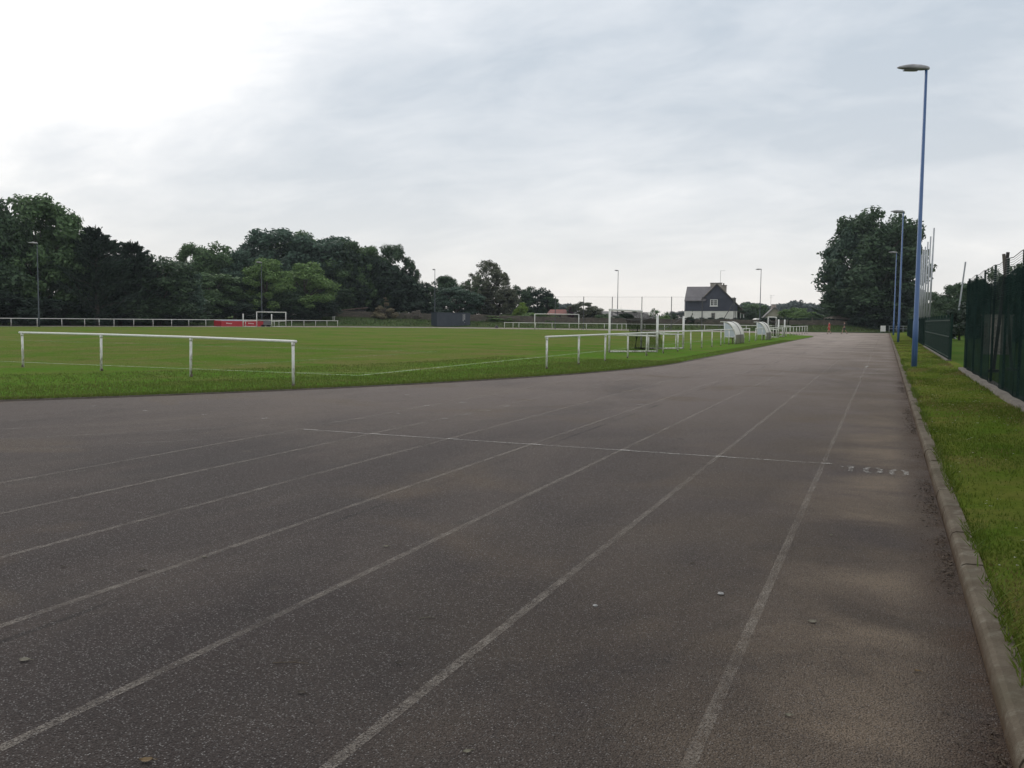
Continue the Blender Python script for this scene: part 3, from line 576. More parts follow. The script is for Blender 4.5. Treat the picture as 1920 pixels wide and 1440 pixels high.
training_goal('small white training goal with dark net beyond the second shelter', G(1439.5, 632, zI), G(1454.5, 630.5, zI), G(1459, 633.5, zI), G(1470.5, 631.5, zI), 2.1, 1.85, 'training goals beside the pitch', rp=.06)
FL = [G(481.5, 613.0, zI), G(536, 613.2, zI)]; RL = [G(456, 613.2, zI), G(509.5, 613.4, zI)]
for p in FL + RL: p.z = .05
training_goal('white training goal in front of the red mats on the far left', FL[0], FL[1], RL[0], RL[1], 2.25, 1.95, 'training goals beside the pitch', net=False, rp=.065)
g2 = thing('football_goal', 'full-size white goal at the far end of the pitch', 'goal', G(1002, 617, zI))
a, b = G(1002.5, 618, zI), G(1085, 618.6, zI)
for p in (a, b): MB().tube([p, p + Vector((0, 0, 2.44))], .06, 10).build('goalpost', 'white', g2, True)
MB().tube([a + Vector((0, 0, 2.44)), b + Vector((0, 0, 2.44))], .06, 10).build('crossbar', 'white', g2, True)
for p in (a, b):
    MB().tube([p + Vector((0, 0, 2.3)), p + Vector((0, 1.0, 1.9)), p + Vector((0, 1.6, 0))], .025, 6).build('net_stay', 'greycover', g2, True)
for px in (624.5, 627.5):
    q = G(px, 610.8); mb = MB().tube([q, q + Vector((0, 0, 1.85))], .05, 8).tube([q - Vector((0, 0, .02)), q + Vector((0, 0, .06))], .16, 10)
    tag(mb.build('jump_stand', 'white'), 'slim white upright, one of a close pair by the end of the far left railing', 'post', 'uprights at the railing end')

# ------------------------------------------------------------------ shelters
def shelter(label, base, length, gr):
    t = thing('dugout_shelter', label, 'shelter', base, gr); w0 = base
    Y = lambda p, k=0: w0 + Vector((p[0], k, p[1]))
    prof = [(-.36, 1.57), (-.10, 1.585), (.08, 1.55), (.26, 1.46), (.42, 1.31), (.56, 1.10), (.66, .88), (.72, .66), (.74, .40), (.74, .02)]
    sh = MB(); lo = MB()
    for mb_, ps in ((sh, prof[:8]), (lo, prof[7:])):
        inner = [(x_ - .02, z_ - .03) for x_, z_ in ps][::-1]; mb_.prism([Y(p) for p in list(ps) + inner], (0, length, 0))
    sh.build('curved_roof', 'shellw', t); lo.build('back_sheet', 'shell', t)
    for k in (0, length * .62, length):
        MB().tube([Y((x_ + .012, z_ + .012), k) for x_, z_ in prof], .02, 6).build('roof_rib', 'white' if k in (0, length) else 'greycover', t, True)
    for k in (-.03, length + .03):
        side = [Y((p[0] - .03, p[1] - .06), k) for p in prof[1:8]] + [Y((.66, .5), k), Y((-.02, .5), k)]
        MB().prism(side, (0, .02, 0)).build('side_panel', 'panel', t)
        for x_, zt in ((-.04, 1.54), (.70, .66)): MB().tube([Y((x_, 0), k), Y((x_, zt), k)], .028, 8).build('leg', 'white', t, True)
        MB().tube([Y((-.04, .5), k), Y((.70, .5), k)], .03, 8).build('side_rail', 'white', t, True)
    be = MB().box(w0 + Vector((.48, length / 2, .42)), (.3, length - .2, .04))
    for k in (.3, length - .3): be.box(w0 + Vector((.48, k, .21)), (.05, .05, .42))
    be.build('bench', 'twig', t)
    return t
q = G(1359, 645, zI); shelter('curved white team shelter, the nearer one behind the railing gap', Vector((q.x, q.y, zI)), 4.2, 'team shelters beside the track')
q = G(1420, 637.5, zI); shelter('curved white team shelter, the farther one beside the second railing', Vector((q.x, q.y, zI)), 3.8, 'team shelters beside the track')

# ------------------------------------------------------------------ lamps
def make_lamp():
    t = thing('lamp_post', 'x', 'street lamp', (0, 0, 0), 'blue lamp posts round the track'); H = 10.45
    MB().tube([(0, 0, -.1), (0, 0, 1.6), (0, 0, 1.62), (0, 0, H)], [.10, .095, .085, .048], 12).build('pole', 'blue', t, True)
    MB().box((0, -.082, .55), (.09, .02, .35)).build('inspection_hatch', 'blue', t)
    hd = MB(); st_ = [(.10, .05, .07), (.02, .10, .10), (-.2, .14, .135), (-.5, .16, .145), (-.75, .14, .11), (-.95, .08, .06), (-1.03, .02, .02)]; rings = []
    for x_, w, h in st_:
        for k in range(10):
            a = 2 * math.pi * k / 10; zz_ = math.sin(a) * h; rings.append((x_, math.cos(a) * w, H + .03 + (zz_ if zz_ > 0 else zz_ * .45) + .02 * (-x_)))
    fs = [(i * 10 + k, i * 10 + (k + 1) % 10, (i + 1) * 10 + (k + 1) % 10, (i + 1) * 10 + k) for i in range(6) for k in range(10)] + [tuple(range(9, -1, -1)), tuple(60 + k for k in range(10))]
    hd.add(rings, fs); h_ = hd.build('lamp_head', 'lampgrey', t, True)
    gl_ = MB(); bowl = []
    for x_, w in ((-.32, .08), (-.45, .125), (-.65, .125), (-.8, .08)): bowl += [(x_, -w, H - .01), (x_, -w * .6, H - .055), (x_, w * .6, H - .055), (x_, w, H - .01)]
    gl_.add(bowl, [(i * 4 + k, i * 4 + k + 1, i * 4 + k + 5, i * 4 + k + 4) for i in range(3) for k in range(3)]); gl_.build('lamp_glass', 'lens', h_)
    return t
lamps = [(G(1714, 686, .115), 0, 'nearest and tallest blue lamp post, on the verge by the kerb'), (G(1684, 641, .115), 0, 'second blue lamp post along the right verge, against the big tree'), (G(1675, 628, .115), 0, 'third and farthest blue lamp post on the right verge'),
         (D(73, 117, .0), R(60), 'lamp post in front of the dark wood at the far left'), (D(491, 157, .2), R(60), 'lamp post standing above the left training goal'), (D(815, 176, .3), R(90), 'lamp post beside the dark container'),
         (D(1157.5, 184, .9), R(60), 'slim lamp post rising behind the near training goal'), (D(1424.5, 167, .5), 0, 'lamp post between the white house and the small gabled house')]
lp = make_lamp()
for i, (p, rz, lab) in enumerate(lamps):
    o = lp if i == 0 else copy_tree(lp)
    if i > 2:
        for c in [k for k in bpy.data.objects if k.parent == o and k.name.split('.')[0] in ('pole', 'inspection_hatch')]: c.material_slots[0].link = 'OBJECT'; c.material_slots[0].material = MT['dimblue']
    o.location = p; o.rotation_euler = (0, 0, rz + (YAW if i < 3 else 0)); o['label'] = lab

# ------------------------------------------------------------------ right hand fences and poles
XF = 2.4
tf = thing('mesh_fence', 'tall green mesh fence hung with dark windbreak netting at right', 'fence', (XF, 0, .1))
Y0, Y1 = -4.0, 33.0; py_ = [Y1 - 2.53 * k for k in range(15)]
for i, y_ in enumerate(py_):
    MB().box((XF + .03, y_, 1.58), (.05, .05, 3.02)).build('post', 'green', tf); 
pb = MB(); pb.prism([(XF - .20, Y0, .08), (XF - .17, Y0, .235), (XF + .12, Y0, .25), (XF + .12, Y0, .08)], (0, Y1 - Y0 + .2, 0)); pb.build('plinth', 'concrete', tf)
wr = MB()
for i in range(14):
    a, b = py_[i], py_[i + 1]
    for k in range(17):
        z0 = 2.27 + k * .05
        wr.tube([(XF - .012, a, z0), (XF - .012 , (a + b) / 2, z0 - .05 * (k / 17)), (XF - .012, b, z0)], .005 if k < 16 else .010, 4)
wr.build('wire_mesh', 'wire', tf)
for i in range(14):
    a, b = py_[i] + .05, py_[i + 1] - .05; k = 12; lo = []; hi = []; dx = .006 * (i % 2)
    t0, t1 = [{0: 3.0, 1: 2.95, 2: 2.86, 3: 2.62, 4: 2.70, 5: 2.74}.get(q, 2.82) for q in (i, i + 1)]
    for j in range(k + 1):
        t = j / k; y_ = a + (b - a) * t; top = t0 + (t1 - t0) * t + .04 * math.sin(5 * t + i) + random.uniform(-.02, .02); bulge = .02 * math.sin(7 * t + i)
        lo.append((XF - .035 + bulge - dx, y_, .22)); hi.append((XF - .035 - dx, y_, min(top, 3.05)))
    MB().strip(lo, hi).build('netting', 'net_thin' if i == 3 else 'net_dense', tf)
# barred gate and lower barred fence beyond
bf = thing('barred_fence', 'low dark green barred fence along the verge behind the nearest lamp', 'fence', (XF, 42, .1))
bars = MB(); y_ = 41.2
while y_ < 66: bars.box((XF, y_, 1.02), (.026, .026, 1.72)); y_ += .11
b_ = bars.build('bars', 'green', bf); b_['kind'] = 'stuff'
for z_ in (.3, 1.12, 1.78): MB().box((XF, 53.6, z_), (.045, 24.9, .045)).build('cross_rail', 'green', bf)
for y_ in (41.1, 43.6, 46.1, 48.6, 51.1, 53.6, 56.1, 58.6, 61.1, 63.6, 66.1): MB().box((XF + .05, y_, 1.05), (.08, .08, 1.95)).build('post', 'green', bf)
MB().box((XF, 53.5, .14), (.2, 25, .12)).build('plinth', 'concrete', bf)
mf = thing('wire_mesh_fence', 'dark mesh fence continuing toward the big tree along the verge', 'fence', (XF, 67, .1))
for y_ in np.arange(67.2, 122, 3.0): MB().box((XF + .03, y_, 1.1), (.06, .06, 2.0)).build('post', 'green', mf)
m_ = MB().strip([(XF, 66.3, .12), (XF, 120, .12)], [(XF, 66.3, 2.0), (XF, 120, 2.0)]); m_.build('netting', 'net_dense', mf)
for k, y_ in enumerate((71, 76, 81, 86, 91, 96, 101, 106)):
    t = thing('net_pole', ['tallest galvanised pole, nearest of the row behind the barred fence', 'second galvanised pole in the row behind the barred fence', 'third galvanised pole in the row behind the barred fence', 'fourth galvanised pole in the row behind the barred fence', 'fifth galvanised pole in the row, close to the blue lamp', 'sixth galvanised pole in the row, close to the blue lamp', 'seventh galvanised pole in the row beside the blue lamp', 'farthest galvanised pole in the row beside the blue lamp'][k], 'pole', (2.78, y_, .1), 'galvanised net poles in a row')
    MB().tube([(2.78, y_, .05), (2.86, y_, 8.1 + (.15 if k == 0 else 0))], [.075, .055], 8).build('pole_tube', 'galv', t, True); MB().box((2.78, y_, .16), (.3, .3, .06)).build('base_plate', 'concrete', t)
def lean_pole(px, yt, pb_x, yb, dep, r, label, m='darkpost', name='leaning_post'):
    a, b = P(pb_x, yb, dep), P(px, yt, dep); d = (a - b).normalized(); a = b + d * ((b.z - .1) / -d.z)
    mb = MB().tube([a, b], r, 4 if r > .05 else 6); mb.box(a + Vector((0, 0, .06)), (.3, .3, .14)); tag(mb.build(name, m), label, 'post')
lean_pole(1810.5, 491, 1805, 530, 92, .10, 'leaning grey timber post sticking up behind the end of the tall fence', 'galv')
lean_pole(1882, 476, 1884, 505, 30, .065, 'pale splintered post behind the tall mesh fence', 'concrete'); lean_pole(1890, 473, 1886, 505, 29, .065, 'dark splintered post beside the pale one behind the mesh fence', 'dark')
w = MB(); a, b = D(1845, 46, .1), D(1884, 46, .1); dr = (b - a).normalized(); n_ = Vector((-dr.y, dr.x, 0)) * .2
w.prism([a, b + dr * .4, b + dr * .4 + n_, a + n_], (0, 0, 1.95)); hw = thing('block_wall', 'pale block wall seen through the thin netting', 'wall', a); w.build('wall', 'chim', hw)
MB().prism([a - dr * .05 + Vector((0, 0, 1.95)) - n_ * .2, b + dr * .45 + Vector((0, 0, 1.95)) - n_ * .2, b + dr * .45 + n_ * 1.2 + Vector((0, 0, 1.95)), a - dr * .05 + n_ * 1.2 + Vector((0, 0, 1.95))], (0, 0, .07)).build('coping', 'palekerb', hw)

# ------------------------------------------------------------------ far small things
c0, c1 = D(820, 172, .12), D(881, 176, .12); ct = thing('shipping_container', 'anthracite shipping container at the end of the far track', 'container', c0)
dr = (c1 - c0).normalized(); L_ = (c1 - c0).length; nn = Vector((-dr.y, dr.x, 0)); mb = MB(); H = 2.6; pts = []
k = int(L_ / .28)
for i in range(k * 4 + 1): pts.append(c0 + dr * (L_ * i / (k * 4)) + nn * (.04 if i % 4 in (1, 2) else 0))
mb.strip([p + Vector((0, 0, .14)) for p in pts], [p + Vector((0, 0, H - .1)) for p in pts]); mb.box(c0 + dr * L_ / 2 + nn * 1.26 + Vector((0, 0, H / 2 + .07)), (L_ - .1, 2.3, H - .16), math.atan2(dr.y, dr.x)); mb.build('corrugated_body', 'container', ct)
fr = MB(); rz = math.atan2(dr.y, dr.x)
for z_ in (.07, H - .05): fr.box(c0 + dr * L_ / 2 + nn * 1.22 + Vector((0, 0, z_)), (L_ + .02, 2.5, .14 if z_ < 1 else .1), rz)
for s_ in (0, L_): fr.box(c0 + dr * s_ + nn * .04 + Vector((0, 0, H / 2)), (.14, .12, H), rz)
fr.build('frame', 'container', ct)
for px, za, zb in ((868, 1.0, 2.3), (871, 1.25, 2.3), (871, .72, .82)):
    s_ = (px - 820) / 61 * L_; MB().box(c0 + dr * s_ - nn * .03 + Vector((0, 0, (za + zb) / 2)), (.055, .04, zb - za), rz).build('white_stripe', 'white2', ct)
# high jump mats
m0, m1 = D(415, 139, .05), D(494, 143, .05); mt = thing('landing_mat', 'red landing mat with pale blue top behind the left railing', 'sports mat', m0)
dr = (m1 - m0).normalized(); L_ = (m1 - m0).length; nn = Vector((-dr.y, dr.x, 0)); rz = math.atan2(dr.y, dr.x)
def padblock(s0, s1, h, name, mm, dpt=3.2, z0=.02):
    c = m0 + dr * (s0 + s1) / 2 + nn * dpt / 2; o = MB(); e_ = .06; w_ = (s1 - s0) / 2; prof = [(-w_ + e_, z0), (w_ - e_, z0), (w_, z0 + e_), (w_, h - e_), (w_ - e_, h), (-w_ + e_, h), (-w_, h - e_), (-w_, z0 + e_)]
    return o.prism([c - nn * dpt / 2 + dr * a + Vector((0, 0, b)) for a, b in prof], nn * dpt).build(name, mm, mt)
padblock(0, L_ * .56, .86, 'mat_block', 'redvinyl'); padblock(L_ * .57, L_ * .93, .84, 'mat_block', 'redvinyl'); padblock(.1, L_ * .6, .98, 'top_pad', 'bluepad', 3.0, .86)
fl = MB().prism([m0 + dr * L_ * .93 + Vector((0, 0, .84)), m0 + dr * L_ + Vector((0, 0, .8)), m0 + dr * L_ * .99 + Vector((0, 0, .35)), m0 + dr * L_ * .94 + Vector((0, 0, .25))], nn * .12); fl.build('loose_flap', 'redvinyl', mt)
for s0 in (.12, .64):
    tx = MB()
    for j in range(7): tx.box(m0 + dr * (L_ * s0 + j * .13) - nn * .012 + Vector((0, 0, .52 - .012 * j)), (.075, .02, .13 + .05 * (j == 0)), rz)
    tx.build('lettering', 'white2', mt)
gc = D(501, 143.5, .05); gt = thing('mat_trolley', 'grey covered trolley right of the red landing mat', 'trolley', gc); c = gc
MB().box(c + nn * .8 + Vector((0, 0, .68)), (1.35, 1.6, .42), rz).build('cover', 'greycover', gt); MB().box(c + nn * .8 + Vector((0, 0, .38)), (1.25, 1.5, .1), rz).build('deck', 'lampgrey', gt)
for s_ in (-.45, .45): MB().tube([c + dr * s_ + nn * .1 + Vector((0, 0, .16)), c + dr * s_ + nn * 1.5 + Vector((0, 0, .16))], .16, 10).build('wheel', 'bag', gt, True)
def lumps(name, c, specs, m, label, cat):
    mb = MB()
    for dx, dy, dz, s_ in specs:
        n = 8; vs_ = [c + Vector((dx, dy, dz - s_ * .95))]
        for i in range(1, 5):
            for kk in range(n):
                a = 2 * math.pi * kk / n; r_ = s_ * math.sin(math.pi * i / 5) * random.uniform(.85, 1.15); vs_.append(c + Vector((dx + r_ * math.cos(a), dy + r_ * math.sin(a), dz - s_ * math.cos(math.pi * i / 5))))
        vs_.append(c + Vector((dx, dy, dz + s_ * 1.0))); fs = [(0, 1 + (kk + 1) % n, 1 + kk) for kk in range(n)]
        for i in range(3): fs += [(1 + i * n + kk, 1 + i * n + (kk + 1) % n, 1 + (i + 1) * n + (kk + 1) % n, 1 + (i + 1) * n + kk) for kk in range(n)]
        fs += [(33, 25 + kk, 25 + (kk + 1) % n) for kk in range(n)]; mb.add(vs_, fs)
    tag(mb.build(name, m, None, True), label, cat)
lumps('rubbish_sack', G(931, 615.2), ((-.12, 0, .2, .2), (.14, .02, .19, .2), (0, 0, .3, .16)), 'bag', 'small black sack lying left of the far railing', 'sack')
sb = D(1656.5, 157.5, .06); bt = thing('notice_board', 'blank white board at the foot of the big tree', 'sign', sb)
MB().box(sb + Vector((0, 0, .62)), (.86, .05, .98), YAW).build('panel', 'white2', bt)
for s_ in (-.36, .36): MB().box(sb + RT * s_ + f0 * .05 + Vector((0, 0, .5)), (.06, .06, 1.1), YAW).build('leg', 'galv', bt)
br = thing('barrier_rail', 'low grey barrier right of the white board', 'railing', D(1668, 160, .1)); bp = [D(p_, 160, .1) for p_ in (1668, 1681, 1694, 1707, 1720)]
for p in bp: MB().tube([p, p + Vector((0, 0, 1.0))], .04, 6).build('post', 'galv', br)
for z_ in (.55, 1.0): MB().tube([bp[0] + Vector((0, 0, z_)), bp[-1] + Vector((0, 0, z_))], .03, 6).build('bar', 'galv', br)
# ball stop net on tall posts
bn = thing('ball_stop_net', 'tall transparent ball stop net on dark posts behind the far goal', 'net', D(1041, 160, 0)); npx = [1041, 1094, 1147.5, 1203, 1258.5, 1316, 1376]; ntop = [556, 556, 556.3, 556.3, 556.3, 556.5, 557]
posts = [(D(p, 158 - (p - 1041) * .012), P(p, t, 158 - (p - 1041) * .012)) for p, t in zip(npx, ntop)]
for a, b in posts: MB().tube([a, Vector((a.x, a.y, b.z))], .07, 6).build('post', 'darkpost', bn)
tops = [Vector((a.x, a.y, b.z - .05)) for a, b in posts]; MB().tube(tops, .012, 4).build('top_cable', 'darkpost', bn); MB().strip([Vector((a.x, a.y, .8)) for a, b in posts], tops).build('net', 'farnet', bn)
a = D(1347, 157, .5); MB().tube([a, Vector((posts[-1][0].x, posts[-1][0].y, 4.9))], .06, 6).build('brace', 'darkpost', bn)

# ------------------------------------------------------------------ wall and buildings
def wall(name, label, pts, mat_, group=None, thick=.35, cope=True):   # pts: (px, depth, foot z, top py)
    t = thing(name, label, 'wall', D(pts[0][0], pts[0][1], pts[0][2]), group); mb = MB(); cp = MB(); fa = []; fb = []; ta = []; tb = []
    for p, d, z0, ty in pts:
        zt = P(p, ty, d).z; fa.append(D(p, d, z0 - .3)); ta.append(D(p, d, zt)); fb.append(D(p, d + thick, z0 - .3)); tb.append(D(p, d + thick, zt))
    mb.strip(fa, ta); mb.strip(ta, tb); mb.strip(tb, fb); mb.add([fa[0], ta[0], tb[0], fb[0], fa[-1], ta[-1], tb[-1], fb[-1]], [(0, 1, 2, 3), (7, 6, 5, 4)]); mb.build('stonework', mat_, t); return t
def wpts(px0, px1, dfun, zf, tops, n):
    out_ = []
    for i in range(n + 1):
        p = px0 + (px1 - px0) * i / n; d = dfun(p); out_.append((p, d, zf(p), np.interp(p, [a for a, b in tops], [b for a, b in tops]) + random.uniform(-.7, .7)))
    return out_
wd_ = lambda p: np.interp(p, [590, 820, 1000, 1300, 1480, 1650], [184.5, 184, 181.5, 175, 170.5, 168.5])
wz_ = lambda p: np.interp(p, [590, 720, 860, 1000, 1300, 1650], [1.6, 1.4, 1.05, .9, .9, .9])
wall('stone_wall', 'weathered grey stone wall on the bank left of the container', wpts(604, 818, wd_, wz_, [(604, 581.5), (650, 583), (720, 585.5), (820, 588.5)], 40), 'stone')
wall('stone_wall', 'ivy-topped stone wall between the container and the white house', wpts(880, 1284, wd_, wz_, [(880, 589.5), (960, 592), (1080, 595.5), (1284, 598.5)], 60), 'stone')
wall('stone_wall', 'dark stone wall in front of the white house', wpts(1286, 1478, wd_, wz_, [(1286, 598.2), (1478, 600)], 30), 'stone')
wall('stone_wall', 'grey stone wall at the end of the straight behind the two walkers', wpts(1480, 1640, wd_, wz_, [(1480, 600.5), (1560, 600), (1640, 604)], 25), 'stone')

class Frame:                               # local frame of a building front: s along the photo's right, z up, t away
    def __init__(s, px0, dep, rz): s.o = D(px0, dep); s.d = Matrix.Rotation(rz, 3, 'Z') @ RT; s.n = Matrix.Rotation(rz, 3, 'Z') @ f0; s.px0 = px0; s.k = dep / F; s.dep = dep
    def __call__(s, px, py, t=0): z = P(s.px0, py + (598 + .0105 * (s.px0 - 960) - (598 + .0105 * (px - 960))), s.dep).z; v = s.o + s.d * ((px - s.px0) * s.k / max(.5, s.d.dot(RT))) + s.n * t; return Vector((v.x, v.y, z))
    def poly(s, pts, th=.25, t0=0): return MB().prism([s(a, b, t0) for a, b in pts], s.n * th)
    def rz(s): return math.atan2(s.d.y, s.d.x)
# main house
fr = Frame(1284, 192, R(-9)); hs = thing('house', 'white house with dark slate cladding and steep front gable behind the wall', 'house', D(1284, 192, 1.0))
fr.poly([(1285, 614), (1285, 583), (1378, 583), (1378, 614)], 7.5, .06).build('lower_wall', 'render', hs)
cl_w = fr.poly([(1284.5, 583.2), (1284.5, 562.5), (1312, 562.5), (1340, 533.5), (1378.5, 574), (1378.5, 583.2)], 7.0, 0).build('slate_cladding', 'slate', hs)
fr.poly([(1318, 561.2), (1318, 560.2), (1363, 560.2), (1363, 561.2)], .10, -.08).build('cladding_drip', 'slate', cl_w)
# left wing roof with ridge across, gable roof with ridge away
rf = MB(); e0, e1 = fr(1283, 563.5, -.5), fr(1320, 563.5, -.5); r0, r1 = fr(1287.5, 536.5, 3.2), fr(1345, 536.5, 3.2); b0 = fr(1284, 563.5, 7.6); b1 = fr(1345, 563.5, 7.6); dz = Vector((0, 0, -.16))
g1 = fr(1340, 532.2, -.35)
rf.add([e0, e1, r1, r0, e0 + dz, e1 + dz, r1 + dz, r0 + dz, b0, b1], [(0, 1, 2, 3), (4, 7, 6, 5), (0, 4, 5, 1), (0, 3, 7, 4), (3, 2, 9, 8)]); rf.build('wing_roof', 'roofslate', hs)
gr_ = MB(); ap = fr(1340, 531.3, -.35); le = fr(1310.5, 563.8, -.35); re = fr(1388.5, 580.5, -.35); bk_ = fr.n * 8.0; th = Vector((0, 0, -.22))
gr_.add([le, ap, ap + bk_, le + bk_, le + th, ap + th * 1.3, ap + th * 1.3 + bk_, le + th + bk_], [(0, 1, 2, 3), (7, 6, 5, 4), (0, 4, 5, 1), (0, 3, 7, 4)])
gr_.add([ap, re, re + bk_, ap + bk_, ap + th * 1.3, re + th, re + th + bk_, ap + th * 1.3 + bk_], [(0, 1, 2, 3), (7, 6, 5, 4), (0, 4, 5, 1), (1, 5, 6, 2), (2, 6, 7, 3)]); gr_.build('gable_roof', 'roofbrown', hs)
def chimney(a, b, ytop, ybot, t0, th_, mat_, pots=0):
    c = fr.poly([(a, ybot), (a, ytop), (b, ytop), (b, ybot)], th_, t0).build('chimney', mat_, hs)
    fr.poly([(a - .7, ytop + .3), (a - .7, ytop - .9), (b + .7, ytop - .9), (b + .7, ytop + .3)], th_ + .16, t0 - .08).build('chimney_cap', 'greyroof', c)
    for k in range(pots):
        q = fr((a + b) / 2 - 1.2, ytop - .8, t0 + th_ / 2); MB().tube([q, q + Vector((0, 0, .38)), q + Vector((0, 0, .4))], [.17, .14, .19], 8).build('chimney_pot', 'chim', c, True)
    return c
ch1 = chimney(1330.5, 1351.5, 530, 548, 3.4, 1.0, 'chim'); chimney(1352.5, 1361, 534, 556, 4.8, .9, 'chim', 1); chimney(1371.5, 1379, 558.5, 572, 5.5, .8, 'roofbrown')
q = fr(1348.5, 529, 3.9); an = MB().tube([q, q + Vector((.05, 0, 2.55))], .03, 5)
qq = q + Vector((.05, 0, 2.45)); an.tube([qq - fr.d * .15, qq + fr.d * .95 + Vector((0, 0, .08))], .018, 4)
for k in range(5): an.tube([qq + fr.d * (.12 + k * .19) - fr.n * .3, qq + fr.d * (.12 + k * .19) + fr.n * .3], .012, 4)
an.build('aerial', 'darkpost', ch1)
def window(fr, par, a, b, y0, y1, cols, rows, frm='frame', t0=-.03):
    w_ = fr.poly([(a, y1), (a, y0), (b, y0), (b, y1)], .10, t0).build('window', frm, par); p = MB(); n = cols * rows; px = (b - a) / 9
    for i in range(cols):
        for j in range(rows):
            xa = a + px * .9 + (b - a - px * 1.8) * i / cols; xb = a + px * .9 + (b - a - px * 1.8) * (i + 1) / cols; ya = y0 + .8 + (y1 - y0 - 1.6) * j / rows; yb = y0 + .8 + (y1 - y0 - 1.6) * (j + 1) / rows
            g_ = .25 if not (cols == 4 and i in (1, 2)) else .25
            xa += .22 + (.55 if cols == 4 and i == 2 else 0); xb -= .22 + (.55 if cols == 4 and i == 1 else 0)
            p.prism([fr(xa, yb - .15, t0 - .02), fr(xa, ya + .15, t0 - .02), fr(xb, ya + .15, t0 - .02), fr(xb, yb - .15, t0 - .02)], fr.n * .03)
    p.build('pane', 'glass', w_); return w_
w1 = window(fr, hs, 1329, 1342.5, 561.5, 573.5, 4, 3); fr.poly([(1328.3, 575), (1328.3, 573.5), (1343.2, 573.5), (1343.2, 575)], .22, -.12).build('sill', 'frame', w1)
window(fr, hs, 1331.5, 1338.5, 586.5, 600, 2, 3, 'chim')
for px in (1315.3, 1375.3): fr.poly([(px - .5, 600), (px - .5, 563 if px < 1350 else 577), (px + .5, 563 if px < 1350 else 577), (px + .5, 600)], .08, -.12).build('downpipe', 'darkpost', hs)
po = MB(); a = fr(1379, 582.5, .8); b = fr(1392, 588.5, .8); po.add([a, b, b + fr.n * 3, a + fr.n * 3, a + dz, b + dz, b + fr.n * 3 + dz, a + fr.n * 3 + dz], [(0, 1, 2, 3), (7, 6, 5, 4), (0, 4, 5, 1), (1, 5, 6, 2)]); pr_ = po.build('porch_roof', 'roofbrown', hs)
for px in (1385, 1390.5): MB().tube([fr(px, 606, 1.0), fr(px, 586 + (px - 1384) * .4, 1.0)], .07, 6).build('porch_post', 'frame', pr_)
fr.poly([(1381, 606), (1381, 586), (1384, 586), (1384, 606)], .1, 2.2).build('door', 'dark', hs)
# small gabled house
f2 = Frame(1430, 232, R(-12)); h2 = thing('house', 'small beige gabled house half hidden behind the wall', 'house', D(1430, 232, 1))
f2.poly([(1433, 606), (1433, 594), (1450.3, 577), (1466, 591), (1466, 606)], 8, 0).build('gable_wall', 'beige', h2)
r2 = MB(); ap = f2(1450.3, 575, -.4); le = f2(1429.5, 596.5, -.4); re = f2(1468.5, 591.8, -.4); bk_ = f2.n * 9
r2.add([le, ap, ap + bk_, le + bk_, le + th, ap + th, ap + th + bk_, le + th + bk_], [(0, 1, 2, 3), (7, 6, 5, 4), (0, 4, 5, 1)]); r2.add([ap, re, re + bk_, ap + bk_, ap + th, re + th, re + th + bk_, ap + th + bk_], [(0, 1, 2, 3), (7, 6, 5, 4), (0, 4, 5, 1), (1, 5, 6, 2)]); r2.build('roof', 'greyroof', h2)
c = f2.poly([(1445.3, 582), (1445.3, 571), (1453.5, 571), (1453.5, 582)], .9, .6).build('chimney', 'pinkchim', h2); f2.poly([(1444.8, 571.4), (1444.8, 570.4), (1454, 570.4), (1454, 571.4)], 1.05, .52).build('chimney_cap', 'greyroof', c)
q = f2(1444, 574, 1.0); an = MB().tube([q, q + Vector((0, 0, 2.75))], .03, 5)
for z_ in (2.7, 2.25): an.tube([q + Vector((0, 0, z_)) - RT * .35, q + Vector((0, 0, z_)) + RT * (.9 if z_ > 2.5 else .35)], .02, 4)
an.build('aerial', 'darkpost', h2)
# long low roofs behind the wall
f3 = Frame(1125, 245, R(4)); h3 = thing('bungalow', 'long low grey-roofed house behind the near training goal', 'house', D(1125, 245, 1))
f3.poly([(1126, 606), (1126, 594), (1222, 596), (1222, 606)], 8, .4).build('wall', 'beige', h3)
r3 = MB(); r3.add([f3(1124, 596, 0), f3(1222, 597, 0), f3(1220, 585, 4), f3(1130, 583, 4), f3(1124, 596, 8.6), f3(1222, 597, 8.6)], [(0, 1, 2, 3), (3, 2, 5, 4), (0, 3, 4), (1, 5, 2)]); r3.build('roof', 'greyroof', h3)
for a, b, yt, yb in ((1125.5, 1130.5, 580.5, 588), (1170.5, 1175, 581.5, 586), (1192, 1199, 582, 586)):
    f3.poly([(a, yb), (a, yt), (b, yt), (b, yb)], .9, 3.6).build('chimney', 'dark' if a > 1140 else 'greyroof', h3)
f3.poly([(1220.5, 606), (1220.5, 585), (1225.2, 584), (1225.2, 592), (1224, 606)], 6, -.3).build('gable_end', 'render', h3)
q = f3(1169.5, 585, 4); MB().tube([q, q + Vector((0, 0, 1.2)), q + Vector((.3, 0, 1.5))], .025, 5).build('aerial', 'darkpost', h3)
